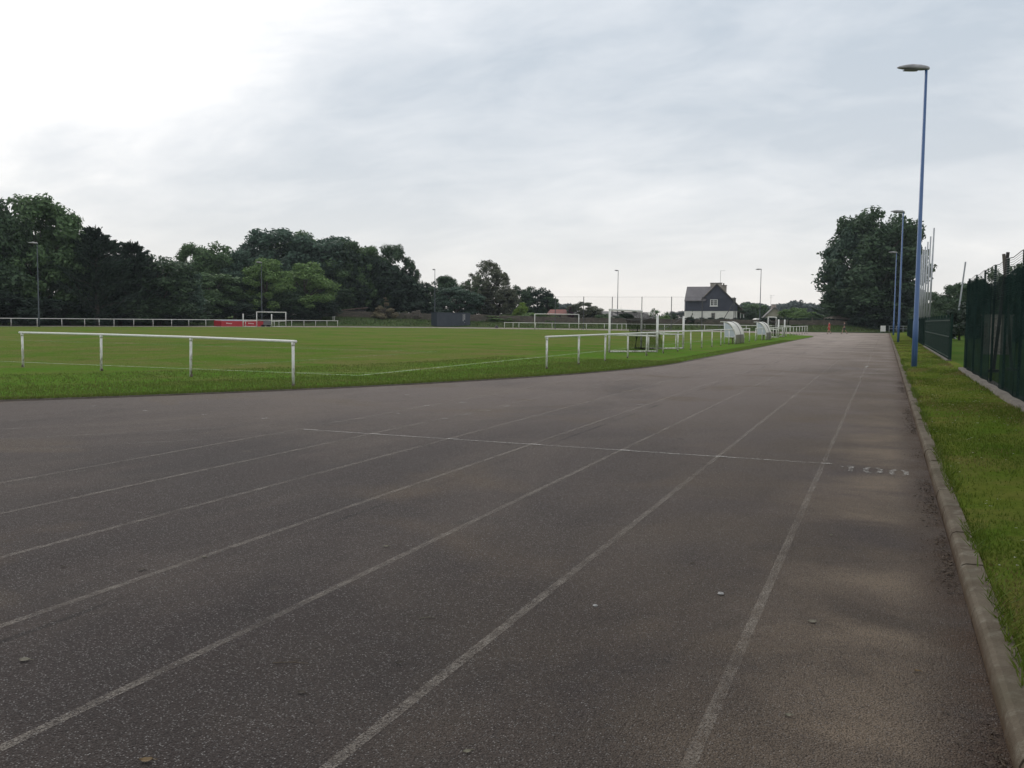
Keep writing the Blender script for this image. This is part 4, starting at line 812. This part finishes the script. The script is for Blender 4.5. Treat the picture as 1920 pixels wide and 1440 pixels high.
# red roofed shed
f4 = Frame(1030, 186, R(5)); h4 = thing('shed', 'stone shed with red sheet roof behind the far goal', 'shed', D(1030, 186, 1))
f4.poly([(1031, 606), (1031, 588), (1066, 588.5), (1066, 606)], 4, .2).build('wall', 'rstone', h4); f4.poly([(1045, 594.5), (1045, 591.5), (1052, 591.5), (1052, 594.5)], .1, .12).build('opening', 'dark', h4)
r4 = MB(); r4.add([f4(1028.5, 590, 0), f4(1065.5, 590, 0), f4(1064, 580, 2.4), f4(1034.5, 580, 2.4), f4(1028.5, 590, 4.6), f4(1065.5, 590, 4.6)], [(0, 1, 2, 3), (3, 2, 5, 4), (0, 3, 4), (1, 5, 2)]); r4.build('roof', 'redroof', h4)
f5 = Frame(1066, 205, R(-5)); h5 = thing('shed', 'grey-roofed outbuilding right of the red roofed shed', 'shed', D(1070, 205, 1)); f5.poly([(1067, 606), (1067, 588), (1083, 589), (1083, 606)], 4, .2).build('wall', 'rstone', h5)
r5 = MB(); r5.add([f5(1065.5, 590, 0), f5(1084, 591, 0), f5(1083, 577, 2.6), f5(1070, 576.5, 2.6), f5(1065.5, 590, 5), f5(1084, 591, 5)], [(0, 1, 2, 3), (3, 2, 5, 4), (0, 3, 4), (1, 5, 2)]); r5.build('roof', 'greyroof', h5)
f6 = Frame(638, 186.5, R(6)); h6 = thing('shed', 'low shed with rusty sloping roof showing over the left wall', 'shed', D(650, 188, 1.6)); f6.poly([(646, 592), (646, 582), (684, 580), (684, 592)], 2.2, .3).build('wall', 'dark', h6)
r6 = MB(); pr6 = [f6(636, 582.6, 0), f6(688, 577.6, 0), f6(688, 576.8, 2.8), f6(640, 581.4, 2.8)]; r6.add(pr6 + [p + Vector((0, 0, .14)) for p in pr6], [(3, 2, 1, 0), (4, 5, 6, 7), (0, 1, 5, 4), (1, 2, 6, 5), (2, 3, 7, 6), (3, 0, 4, 7)]); r6.build('roof', 'brownroof', h6)
f7 = Frame(1560, 171, R(0)); h7 = thing('shed', 'low shed with weathered brown roof under the big tree', 'shed', D(1588, 172, 1)); f7.poly([(1568, 606), (1568, 597.5), (1612, 598.5), (1612, 606)], 4, .4).build('wall', 'dark', h7)
r7 = MB(); r7.add([f7(1559, 597.5, 0), f7(1616, 600, 0), f7(1603, 590.5, 2.6), f7(1586, 588.5, 2.6), f7(1572, 591, 2.4), f7(1560, 597, 5), f7(1616, 600, 5)], [(0, 1, 2, 3, 4), (4, 3, 2, 6, 5), (1, 6, 2), (0, 4, 5)]); r7.build('roof', 'thatch', h7)
tr = D(1420, 176, .95); mb = MB(); a = P(1416, 597.5, 177); 
t7 = thing('caravan', 'white caravan roof just showing over the wall below the lamp', 'caravan', D(1421, 177.5, .95)); fr8 = Frame(1416, 177.5, 0)
fr8.poly([(1416.5, 606), (1416.2, 599.5), (1418, 597.8), (1421, 596.8), (1426, 596.8), (1427.5, 598), (1427.5, 606)], 2.2, 0).build('body', 'render', t7); fr8.poly([(1419, 602), (1419, 599.5), (1425, 599.5), (1425, 602)], .06, -.04).build('window', 'glass', t7)

# ------------------------------------------------------------------ trees
def leaf_cloud(cent, rad, n, size, outward=None, flat=.55):
    """n leaf clumps of kite-shaped faces in a shell round each centre."""
    k = len(cent); idx = rng.choice(k, n, p=(rad ** 2) / (rad ** 2).sum()); d = rng.normal(size=(n, 3)); d /= np.linalg.norm(d, axis=1)[:, None]
    d[:, 2] *= .85; r_ = rad[idx] * (rng.random(n) ** .35) * rng.uniform(.75, 1.12, n); p = cent[idx] + d * r_[:, None]
    nm = d + rng.normal(scale=.7, size=(n, 3)) + np.array([0, 0, .35]); nm /= np.linalg.norm(nm, axis=1)[:, None]
    a = np.cross(nm, rng.normal(size=(n, 3))); a /= np.linalg.norm(a, axis=1)[:, None]; b = np.cross(nm, a); s_ = size * rng.uniform(.55, 1.35, n)
    return kites(p, a, b, s_, flat)
def kites(p, a, b, s_, flat):
    v = np.empty((len(p), 4, 3), np.float32); s_ = s_[:, None]
    v[:, 0] = p - a * s_; v[:, 1] = p - b * s_ * flat + a * s_ * .1; v[:, 2] = p + a * s_ * .95; v[:, 3] = p + b * s_ * flat + a * s_ * .1
    return v.reshape(-1, 3)
def limbs(mb, cent, H, r0, zf, k):
    mb.tube([(0, 0, -.4), (.05, .0, H * .18), (0, .1, H * .42), (.1, 0, H * .68)], [r0 * 1.15, r0 * .85, r0 * .6, r0 * .2], 8)
    for i in rng.choice(len(cent), min(k, len(cent)), replace=False):
        c = Vector(cent[i]); z0 = min(c.z * .6, H * zf * random.uniform(.6, 1.2)); s_ = Vector((0, 0, z0)); m_ = s_.lerp(c, .5) + Vector((0, 0, .05 * H)); mb.tube([s_, m_, c], [r0 * .42, r0 * .25, r0 * .06], 5)
PROTO = {}
def proto(kind, seed):
    global rng
    if (kind, seed) in PROTO: return PROTO[(kind, seed)]
    old = rng; rng = np.random.default_rng(seed * 100 + hash_kind[kind]); random.seed(seed); H, W = 15.0, 12.0; mb = MB()
    if kind == 'broad':
        k = 72; th_ = rng.uniform(0, 2 * np.pi, k); zf = rng.beta(1.5, 1.25, k); z = H * (.14 + .78 * zf); prof = np.interp(zf, [0, .25, .5, .75, 1], [.78, 1, .95, .72, .22]); r_ = W / 2 * prof * np.sqrt(rng.uniform(.12, 1, k)) * .92
        cent = np.stack([r_ * np.cos(th_), r_ * np.sin(th_), z], 1); rad = rng.uniform(.75, 1.6, k); v = leaf_cloud(cent, rad, 13500, .25); limbs(mb, cent, H, .38, .4, 16)
    elif kind == 'dome':
        k = 90; d = rng.normal(size=(k, 3)); d /= np.linalg.norm(d, axis=1)[:, None]; cent = d * np.array([W / 2 * .80, W / 2 * .80, H * .44]) * rng.uniform(.55, 1, k)[:, None] + np.array([0, 0, H * .48]); rad = rng.uniform(.75, 1.5, k)
        v = leaf_cloud(cent, rad, 13000, .24); limbs(mb, cent, H, .32, .35, 10)
    elif kind == 'airy':
        k = 110; th_ = rng.uniform(0, 2 * np.pi, k); zf = rng.beta(1.3, 1.2, k); z = H * (.12 + .84 * zf); prof = np.interp(zf, [0, .25, .5, .78, 1], [.85, 1, .9, .58, .25]); r_ = W / 2 * prof * np.sqrt(rng.uniform(.2, 1, k))
        cent = np.stack([r_ * np.cos(th_), r_ * np.sin(th_), z], 1); rad = rng.uniform(.45, 1.05, k); v = leaf_cloud(cent, rad, 10500, .19, flat=.5); limbs(mb, cent, H, .3, .45, 26)
    elif kind == 'spray':                       # feathery conifer with lifted sprays
        k = 70; zf = rng.random(k) ** .8; th_ = rng.uniform(0, 2 * np.pi, k); pts = []; A = []; B = []; S_ = []
        for i in range(k):
            z0 = H * (.08 + .80 * zf[i]); ln_ = W / 2 * (1.05 - zf[i] * .82) * rng.uniform(.75, 1.1); o = np.array([np.cos(th_[i]), np.sin(th_[i]), 0]); m_ = 150; t = rng.random(m_) ** .7
            ax = o * ln_ * t[:, None] + np.array([0, 0, 1.0])[None] * (z0 + (ln_ * .55) * t[:, None] ** 1.8); p = ax + rng.normal(size=(m_, 3)) * (.14 + .42 * (1 - t[:, None])) * .75
            dirs = o + np.array([0, 0, .9]) + rng.normal(size=(m_, 3)) * .35; dirs /= np.linalg.norm(dirs, axis=1)[:, None]; b = np.cross(dirs, rng.normal(size=(m_, 3))); b /= np.linalg.norm(b, axis=1)[:, None]
            pts.append(p); A.append(dirs); B.append(b); S_.append(rng.uniform(.2, .42, m_)); mb.tube([(0, 0, z0), tuple(o * ln_ * .5 + np.array([0, 0, z0 + ln_ * .16])), tuple(o * ln_ * .95 + np.array([0, 0, z0 + ln_ * .5]))], [.07, .05, .015], 4)
        v = kites(np.concatenate(pts), np.concatenate(A), np.concatenate(B), np.concatenate(S_), .28); mb.tube([(0, 0, -.4), (0, 0, H * .5), (0, 0, H * .97)], [.3, .2, .03], 7)
    elif kind == 'shrub':
        k = 30; d = rng.normal(size=(k, 3)); d /= np.linalg.norm(d, axis=1)[:, None]; d[:, 2] = np.abs(d[:, 2]); cent = d * np.array([W / 2 * .78, W / 2 * .78, H * .78]) * rng.uniform(.5, 1, k)[:, None] + np.array([0, 0, H * .10]); rad = rng.uniform(1.3, 2.3, k)
        v = leaf_cloud(cent, rad, 5200, .42); limbs(mb, cent, H * .8, .3, .2, 8)
    elif kind == 'spire':
        k = 34; zf = rng.random(k); th_ = rng.uniform(0, 2 * np.pi, k); r_ = W / 2 * .85 * (1 - zf) ** .9 * np.sqrt(rng.uniform(.2, 1, k)); cent = np.stack([r_ * np.cos(th_), r_ * np.sin(th_), H * (.06 + .88 * zf)], 1); rad = 1.7 * (1.05 - zf * .75)
        v = leaf_cloud(cent, rad, 5200, .42); limbs(mb, cent, H, .3, .3, 6)
    elif kind == 'yucca':
        pts = []; A = []; B = []; S_ = []
        for cxx, cyy, cz in ((-3.5, 0, 9), (3.2, 1, 11), (0, -1, 6.5)):
            m_ = 46; o = rng.normal(size=(m_, 3)); o[:, 2] = np.abs(o[:, 2]) * .8 + .05; o /= np.linalg.norm(o, axis=1)[:, None]; b = np.cross(o, [0, 0, 1.0]) + 1e-3; b /= np.linalg.norm(b, axis=1)[:, None]
            pts.append(np.array([cxx, cyy, cz]) + o * 2.1); A.append(o); B.append(b); S_.append(rng.uniform(1.9, 2.8, m_)); mb.tube([(cxx * .4, cyy, -.3), (cxx, cyy, cz)], [.5, .4], 6)
        v = kites(np.concatenate(pts), np.concatenate(A), np.concatenate(B), np.concatenate(S_), .13)
    rng = old
    q = np.abs(v); lo = v.min(0); hi = v.max(0)
    cm = raw_me('crown', v, 4); cm.materials.append(LEAF['mid']); tm = bpy.data.meshes.new('trunk'); tm.from_pydata(mb.v, [], mb.f); tm.materials.append(MT['bark']); tm.update()
    PROTO[(kind, seed)] = (cm, tm, float(np.quantile(v[:, 2], .999)), float(np.quantile(v[:, 0], .985) - np.quantile(v[:, 0], .015))); return PROTO[(kind, seed)]
hash_kind = dict(broad=1, dome=2, airy=3, spray=4, shrub=5, spire=6, yucca=7)
def tree(px, top, wpx, dep, kind, leafm, label, cat='tree', name=None, seed=1, group=None, foot=None, z0=None):
    cm, tm, H, W = proto(kind, seed); z = z0 if z0 is not None else bank_z(px, dep); h = P(px, top, dep).z - z; sx = wpx * mpp(dep) / W; sz = h / H
    t = thing(name or {'shrub': 'shrub', 'spire': 'shrub'}.get(kind, 'tree'), label, cat, D(px, dep, z), group); sd = (math.sin(px * 1.7 + top) * 3.1)
    for nm, me, m in (('trunk' if kind not in ('shrub', 'spire') else 'stem', tm, MT['bark']), ('crown' if kind not in ('shrub', 'spire') else 'foliage', cm, LEAF[leafm])):
        o = link(nm, me, t); o.scale = (sx, sx, sz); o.rotation_euler = (0, 0, sd)
        o.material_slots[0].link = 'OBJECT'; o.material_slots[0].material = m
    return t
WG = 'trees of the wood on the left'
for a in (
 (-70, 372, 200, 128, 'broad', 'dark', 'tall dark tree cut by the left edge of the photo', 1), (8, 372, 120, 131, 'broad', 'dark', 'tall dark tree at the left edge behind the first lamp', 2), (72, 367, 150, 136, 'broad', 'mid', 'tallest tree of the wood, right of the lamp at far left', 3),
 (128, 398, 120, 139, 'broad', 'mid', 'tall tree sloping down right of the tallest one', 1), (183, 428, 110, 136, 'spray', 'black', 'dark feathery conifer with a pointed top at left', 1), (160, 445, 110, 141, 'airy', 'mid', 'open leafy tree below the feathery conifer', 2),
 (248, 455, 105, 142, 'spray', 'black', 'thin feathery conifer with bare upswept tips', 2), (215, 478, 90, 141, 'spray', 'black', 'low feathery conifer between the two pointed ones', 3), (298, 478, 120, 146, 'dome', 'dark', 'rounded dark tree in the dip of the treeline', 1), (340, 492, 80, 150, 'broad', 'blue', 'shaded tree right of the dip in the treeline', 2),
 (362, 457, 80, 176, 'broad', 'mid', 'round-topped tree behind the dip in the treeline', 3), (418, 458, 95, 178, 'dome', 'mid', 'broad tree with even top left of the wood summit', 2), (455, 468, 80, 176, 'broad', 'blue', 'tree tucked against the left side of the wood summit', 1),
 (530, 430, 150, 194.0, 'dome', 'blue', 'big blue-green crown forming the summit of the wood', 3), (600, 440, 130, 196.0, 'dome', 'blue', 'large crown just right of the wood summit', 1), (655, 452, 100, 196.0, 'broad', 'dark', 'dark crown on the right shoulder of the wood', 2), (690, 462, 80, 194.0, 'broad', 'mid', 'mid green crown above the light dome tree', 1),
 (735, 459, 75, 196.0, 'broad', 'dark', 'dark tree with gaps near the right end of the wood', 3), (770, 488, 46, 198.0, 'airy', 'dark', 'small ragged tree at the right end of the wood', 1), (740, 505, 110, 197.0, 'dome', 'black', 'shaded tree under the right end of the wood', 2), (690, 520, 110, 197.5, 'dome', 'black', 'shaded tree behind the rusty shed', 3),
 (565, 433, 120, 198, 'dome', 'mid', 'broad crown filling the top of the wood summit', 2), (640, 446, 110, 199, 'dome', 'blue', 'smooth blue-green crown on the right slope of the wood', 3), (488, 442, 80, 197, 'dome', 'blue', 'smaller crown on the left slope of the wood summit', 1), (395, 470, 70, 186, 'dome', 'mid', 'rounded crown between the two broad ones left of the summit', 3),
 (392, 512, 105, 166, 'dome', 'mid', 'round mid green tree in the front row left of the lamp', 3), (448, 520, 90, 172, 'dome', 'dark', 'dark tree in the front row just left of the light one', 1), (500, 485, 95, 172, 'broad', 'light', 'light green pointed tree behind the left training goal', 1), (545, 535, 70, 173, 'dome', 'dark', 'low dark tree between the two light green ones', 2), (570, 492, 105, 176, 'broad', 'light', 'light green tree right of the lamp in the front row', 2),
 (652, 472, 92, 194.0, 'dome', 'mid', 'domed tree with a light green top above the rusty shed', 1), (615, 530, 90, 190.0, 'dome', 'dark', 'dark tree at the left end of the wall', 3), (700, 540, 80, 198.0, 'shrub', 'black', 'dark bush between shed and tan shrub', 1)):
    px, top, w, dep, kd, lf, lab, sd_ = a; tree(px, top, w, dep, kd, lf, lab, seed=sd_, group=WG)
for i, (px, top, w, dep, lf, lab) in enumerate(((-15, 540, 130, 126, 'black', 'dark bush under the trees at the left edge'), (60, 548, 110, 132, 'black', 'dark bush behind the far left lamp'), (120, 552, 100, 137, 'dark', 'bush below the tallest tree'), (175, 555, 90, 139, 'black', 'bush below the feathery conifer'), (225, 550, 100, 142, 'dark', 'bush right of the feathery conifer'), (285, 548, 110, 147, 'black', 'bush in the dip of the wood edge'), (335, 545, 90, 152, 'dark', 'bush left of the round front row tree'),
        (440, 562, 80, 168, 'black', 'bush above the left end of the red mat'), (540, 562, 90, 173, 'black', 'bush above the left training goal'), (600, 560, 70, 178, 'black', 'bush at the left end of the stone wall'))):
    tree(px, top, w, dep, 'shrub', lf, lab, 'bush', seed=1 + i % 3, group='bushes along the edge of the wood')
for a in ((722, 558, 46, 182.5, 'spire', 'brown', 'tan pointed shrub leaning over the wall', 'shrub', 1), (781, 581, 20, 184.8, 'shrub', 'pale', 'low pale flowering bush on top of the wall', 'bush', 2), (760, 583, 12, 184.8, 'shrub', 'olive', 'tiny olive bush left of the pale flowering one', 'bush', 1),
          (832, 517, 70, 192, 'broad', 'dark', 'dark tree behind the lamp by the container', 'tree', 1), (800, 530, 60, 194, 'dome', 'black', 'dark tree left of the lamp by the container', 'tree', 2), (856, 538, 84, 188, 'dome', 'blue', 'bushy blue-green tree right above the container', 'tree', 3), (800, 560, 60, 190, 'shrub', 'black', 'dark bush left of the container', 'bush', 2),
          (914, 488, 98, 196, 'airy', 'olive', 'tall airy olive tree behind the wall in the middle', 'tree', 1), (890, 515, 70, 197, 'airy', 'mid', 'open tree on the left flank of the airy one', 'tree', 3), (935, 515, 64, 195, 'airy', 'olive', 'open tree on the right flank of the airy one', 'tree', 2), (915, 535, 100, 198, 'dome', 'olive', 'leafy lower growth under the airy tree', 'tree', 1),
          (978, 536, 50, 202, 'dome', 'dark', 'dark tree right of the airy olive tree', 'tree', 2), (1008, 538, 54, 204, 'dome', 'black', 'dark rounded tree right of centre by the net', 'tree', 1), (1028, 556, 36, 202, 'dome', 'dark', 'small dark tree left of the red shed', 'tree', 3), (976, 567, 26, 188, 'shrub', 'lime', 'bright lime green bush behind the wall', 'bush', 3), (1000, 586.5, 50, 184.5, 'shrub', 'light', 'green ivy clump on the wall left of the far goal', 'bush', 1), (940, 590, 70, 185.5, 'shrub', 'light', 'ivy spilling over the wall right of the container', 'bush', 2), (1035, 592, 36, 183, 'shrub', 'light', 'ivy patch on the wall below the red shed', 'bush', 3),
          (1069, 575, 13, 181, 'spire', 'purple', 'dark purple shrub beside the red roof', 'shrub', 2), (1090, 566, 46, 188, 'dome', 'olive', 'greyish open shrub behind the net post', 'shrub', 3), (1112, 574, 34, 187, 'shrub', 'olive', 'olive bush right of the greyish shrub', 'bush', 1), (1130, 588, 30, 182, 'shrub', 'mid', 'green bush below the low grey roof', 'bush', 2), (1160, 588, 22, 183, 'shrub', 'dark', 'dark bush seen through the goal frame', 'bush', 3), (1176, 587, 24, 184, 'shrub', 'dark', 'round dark bush behind the goal crossbar', 'bush', 1),
          (1240, 580, 30, 190, 'yucca', 'mid', 'spiky yucca left of the white house', 'plant', 1), (1225, 578, 14, 192, 'airy', 'mid', 'wispy bush left of the yucca', 'bush', 2), (1243, 591, 26, 183, 'shrub', 'light', 'low rounded bush in front of the yucca', 'bush', 2), (1270, 583, 44, 220, 'dome', 'far', 'dark distant tree left of the white house', 'tree', 2), (1256, 588, 24, 215, 'shrub', 'dark', 'low bush between yucca and house', 'bush', 3), (1297.5, 580, 8, 188, 'spire', 'dark', 'slim dark shrub against the white wall of the house', 'shrub', 1)):
    px, top, w, dep, kd, lf, lab, cat, sd_ = a; tree(px, top, w, dep, kd, lf, lab, cat, 'yucca' if kd == 'yucca' else ('tree' if cat == 'tree' else 'shrub'), seed=sd_)
for i, px in enumerate((1293, 1313.5, 1332.5, 1352.5, 1373.5, 1393)):
    tree(px, 594.6 + .25 * i, 23, 176, 'shrub', 'purple' if 0 else 'black', ['clipped dark mound on the wall by the left corner of the white house', 'clipped dark mound second from the left corner of the house', 'clipped dark mound under the lower window of the house', 'clipped dark mound right of the lower window', 'clipped dark mound under the right corner of the gable', 'clipped dark mound beside the house porch'][i], 'hedge', 'hedge_mound', 1 + i % 3, 'dark clipped mounds along the wall')
for a in ((1408, 568, 58, 246, 'dome', 'mid', 'round green tree right of the white house', 1), (1395, 575, 36, 240, 'dome', 'dark', 'dark tree close to the house porch', 2), (1490, 577, 48, 222, 'dome', 'light', 'bright green tree right of the small gabled house', 3), (1505, 582, 46, 212, 'dome', 'light', 'bright green tree farther right above the wall', 1), (1530, 588, 34, 205, 'dome', 'mid', 'low green tree near the big tree', 2), (1459, 592.5, 26, 190, 'shrub', 'olive', 'olive hedge in front of the small gabled house', 1)):
    tree(*a[:7], seed=a[7])
hd = thing('hedge', 'dark clipped hedge along the wall right of the small house', 'hedge', D(1500, 172, 1)); n = 5200
pp = np.array([list(D(p, d, 0)) for p, d in zip(rng.uniform(1425, 1600, n), rng.uniform(171.2, 172.6, n))]); pp[:, 2] = rng.uniform(1.0, 2.35, n)
nm = rng.normal(size=(n, 3)); nm /= np.linalg.norm(nm, axis=1)[:, None]; a_ = np.cross(nm, rng.normal(size=(n, 3))); a_ /= np.linalg.norm(a_, axis=1)[:, None]
o = raw_mesh('foliage', kites(pp - np.array(hd['_o']), a_, np.cross(nm, a_), rng.uniform(.08, .2, n), .6), 4, [LEAF['black']], hd)
for px in (1523, 1545, 1567): q = D(px, 170.9, 1.0); tag(MB().box(q + Vector((0, 0, .7)), (.14, .14, 1.5)).box(q + Vector((0, 0, 1.46)), (.2, .2, .06)).build('fence_post', 'concrete'), {1523: 'pale post above the wall left of the red walker', 1545: 'pale post above the wall just left of the red walker', 1567: 'pale post between the two walkers, by the brown roof'}[px], 'post', 'pale posts above the wall')
# big tree at the end of the straight
for a in ((1612, 403, 118, 177, 'dome', 'dark', 'rounded upper left crown of the huge tree', 3), (1678, 401, 84, 178, 'dome', 'dark', 'rounded upper right crown of the huge tree behind the lamps', 1), (1634, 394, 150, 173, 'dome', 'dark', 'huge dark tree at the end of the straight behind the lamps', 1), (1600, 424, 100, 174, 'dome', 'blue', 'left lobe of foliage joined to the huge dark tree', 2), (1668, 420, 95, 175, 'dome', 'dark', 'dark tree filling the right side of the huge one', 2), (1630, 500, 150, 171, 'dome', 'dark', 'ivy-clad lower tree below the huge dark crown', 3), (1600, 535, 90, 176, 'dome', 'dark', 'lower dark tree at the left foot of the huge tree', 1), (1655, 530, 110, 169, 'dome', 'black', 'shaded tree above the white board', 2),
          (1555, 556, 50, 185, 'spray', 'dark', 'feathery conifer left of the huge tree', 1), (1705, 565, 50, 176, 'dome', 'black', 'dark tree between the lamps and the pole row', 1)):
    tree(*a[:7], seed=a[7])
for i, (px, top, w, dep, kd, lf, lab) in enumerate(((1690, 586, 80, 166, 'shrub', 'black', 'dark bush behind the barrier rail'), (1625, 590, 50, 166.5, 'shrub', 'black', 'dark ivy bush at the right end of the far wall'), (1748, 548, 64, 150, 'dome', 'dark', 'dark tree just right of the galvanised poles'), (1790, 533, 76, 128, 'broad', 'dark', 'dark tree left of the leaning post'), (1770, 560, 70, 132, 'shrub', 'dark', 'dark bush above the barred fence'), (1830, 528, 90, 105, 'dome', 'dark', 'dark tree behind the tall fence end'),
        (1875, 500, 80, 64, 'dome', 'dark', 'dark tree behind the netting near the splintered posts'), (1935, 490, 110, 60, 'broad', 'dark', 'dark tree behind the netting at the right edge'), (1800, 566, 60, 84, 'shrub', 'black', 'dark bush seen through the fence gap'), (1850, 560, 90, 75, 'shrub', 'black', 'dark bush behind the pale block wall'))):
    tree(px, top, w, dep, kd, lf, lab, seed=1 + i % 3, z0=.15, cat='tree' if kd != 'shrub' else 'bush')
# woods closing the view
def woods(name, px0, px1, dep0, dep1, top, n, size, leafm, zb=.8):
    px = rng.uniform(px0, px1, n); dp = rng.uniform(dep0, dep1, n); xp, yp = zip(*top); tp = np.interp(px, xp, yp) + np.sin(px * .21) * 1.5 + np.sin(px * .083 + 1) * 2
    pos = np.array([list(P(a, b, c)) for a, b, c in zip(px, tp, dp)]); pos[:, 2] = zb + (pos[:, 2] - zb) * (rng.random(n) ** .55)
    nm = rng.normal(size=(n, 3)); nm /= np.linalg.norm(nm, axis=1)[:, None]; a = np.cross(nm, rng.normal(size=(n, 3))); a /= np.linalg.norm(a, axis=1)[:, None]
    return tag(raw_mesh(name, kites(pos, a, np.cross(nm, a), size * rng.uniform(.6, 1.3, n), .6), 4, [LEAF[leafm]]), kind='stuff')
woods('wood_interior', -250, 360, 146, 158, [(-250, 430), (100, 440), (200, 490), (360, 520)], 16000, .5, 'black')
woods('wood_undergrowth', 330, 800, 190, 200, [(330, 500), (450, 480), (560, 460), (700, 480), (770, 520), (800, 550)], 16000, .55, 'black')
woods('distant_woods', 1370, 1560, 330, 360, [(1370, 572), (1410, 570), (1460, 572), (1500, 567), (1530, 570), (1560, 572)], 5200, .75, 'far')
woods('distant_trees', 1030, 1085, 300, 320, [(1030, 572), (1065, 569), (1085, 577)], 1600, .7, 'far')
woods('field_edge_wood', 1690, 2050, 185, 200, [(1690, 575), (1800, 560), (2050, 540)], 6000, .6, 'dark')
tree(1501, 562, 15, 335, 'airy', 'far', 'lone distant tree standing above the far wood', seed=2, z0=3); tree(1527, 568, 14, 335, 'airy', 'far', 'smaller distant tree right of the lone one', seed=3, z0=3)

# ------------------------------------------------------------------ people
def skin_mesh(name, joints, edges, m, parent, sub=1):
    me = bpy.data.meshes.new(name); off = Vector(parent['_o']); me.from_pydata([Vector(j[0]) for j in joints], edges, []); o = link(name, me, parent)
    o.modifiers.new('skin', 'SKIN'); 
    for i, j in enumerate(joints): me.skin_vertices[0].data[i].radius = (j[1], j[1]) if len(j) < 3 else (j[1], j[2])
    me.skin_vertices[0].data[0].use_root = True
    s_ = o.modifiers.new('sub', 'SUBSURF'); s_.levels = sub; s_.render_levels = sub; me.materials.append(MT[m]); return o
def walker(label, pos, rz, shirt, shorts, stride, long_shirt):
    t = thing('person', label, 'person', (0, 0, 0), 'walkers at the end of the straight'); H = 1.72; s = stride
    hip = (0, 0, .92); J = [(hip, .125, .10), ((0, 0, 1.12), .115, .09), ((0, 0.01, 1.36), .135, .10), ((0, .01, 1.47), .06), ((0, .02, 1.54), .055), ((0, .03, 1.63), .085), ((0, .03, 1.70), .06)]; E = [(0, 1), (1, 2), (2, 3), (3, 4), (4, 5), (5, 6)]
    for sg in (-1, 1):
        b = len(J); f_ = sg * s
        J += [((sg * .09, 0, .87), .085), ((sg * .09, f_ * .20 + .05, .50), .058), ((sg * .09, f_ * .34 - (.10 if f_ < 0 else 0), .10 + (.05 if f_ < 0 else 0)), .036), ((sg * .09, f_ * .34 - (.10 if f_ < 0 else 0) + .02, .055 + (.05 if f_ < 0 else 0)), .04), ((sg * .10, f_ * .34 + .15 - (.10 if f_ < 0 else 0), .035), .035)]
        E += [(0, b), (b, b + 1), (b + 1, b + 2), (b + 2, b + 3), (b + 3, b + 4)]
        b = len(J); J += [((sg * .19, 0, 1.40), .055), ((sg * .225, -f_ * .08, 1.13), .04), ((sg * .22, -f_ * .22 + .06, .90), .028), ((sg * .22, -f_ * .25 + .09, .82), .034), ((sg * .215, -f_ * .26 + .12, .75), .016)]
        E += [(2, b), (b, b + 1), (b + 1, b + 2), (b + 2, b + 3), (b + 3, b + 4)]
    skin_mesh('body', J, E, 'skin', t, 2)
    tj = [((0, 0, .88 if not long_shirt else .76), .15, .12), ((0, 0, 1.12), .138, .11), ((0, .01, 1.36), .155, .12), ((0, .01, 1.44), .09)]; te = [(0, 1), (1, 2), (2, 3)]
    for sg in (-1, 1):
        b = len(tj); tj += [((sg * .19, 0, 1.395), .07), ((sg * .222, -sg * s * .07, 1.17), .062)]; te += [(2, b), (b, b + 1)]
    skin_mesh('shirt', tj, te, shirt, t, 1)
    sj = [((0, 0, .94), .145, .115)]; se = []
    for sg in (-1, 1):
        b = len(sj); sj += [((sg * .09, 0, .84), .105), ((sg * .09, sg * s * .17 + .03, .56), .088)]; se += [(0, b), (b, b + 1)]
    skin_mesh('shorts', sj, se, shorts, t, 1)
    skin_mesh('hair', [((0, -.005, 1.60), .085), ((0, .0, 1.69), .095), ((0, .03, 1.735), .075)], [(0, 1), (1, 2)], 'hair', t, 2)
    for sg in (-1, 1):
        f_ = sg * s; b = -.10 if f_ < 0 else 0; z_ = .05 if f_ < 0 else 0
        skin_mesh('shoe', [((sg * .09, f_ * .34 + b - .04, .06 + z_), .052), ((sg * .095, f_ * .34 + b + .07, .05 + z_ * .6), .05), ((sg * .10, f_ * .34 + b + .16, .04), .04)], [(0, 1), (1, 2)], 'shoe', t, 1)
    fc = MB().tube([(0, .105, 1.63), (0, .135, 1.605)], [.012, .018], 5); fc.build('nose', 'skin', t)
    for sg in (-1, 1): MB().tube([(sg * .035, .098, 1.645), (sg * .035, .112, 1.645)], .010, 6).build('eye', 'hair', t); MB().tube([(sg * .082, .02, 1.65), (sg * .09, .015, 1.60)], .014, 5).build('ear', 'skin', t)
    MB().tube([(-.025, .103, 1.575), (.025, .103, 1.575)], .007, 5).build('mouth', 'red', t)
    t.location = pos; t.rotation_euler = (0, 0, rz); return t
walker('person in a loose red shirt and red shorts walking at the far end', G(1554.5, 626.3), R(105) - 0, 'red', 'red', -.55, True)
walker('person in a black top and dark shorts striding at the far end', G(1583, 626.3), R(108), 'black', 'greyc', .85, False)

# ------------------------------------------------------------------ air between here and the far trees
hz = MB().box((0, 0, 19.5), (1840, 1840, 43)); hm = bpy.data.materials.new('thin_haze'); hm.use_nodes = True; t_ = hm.node_tree; t_.nodes.clear()
o_ = t_.nodes.new('ShaderNodeOutputMaterial'); pv = t_.nodes.new('ShaderNodeVolumePrincipled'); pv.inputs['Color'].default_value = (.80, .90, 1, 1); pv.inputs['Density'].default_value = .00014; t_.links.new(pv.outputs[0], o_.inputs['Volume'])
tag(hz.build('haze', hm), kind='stuff')
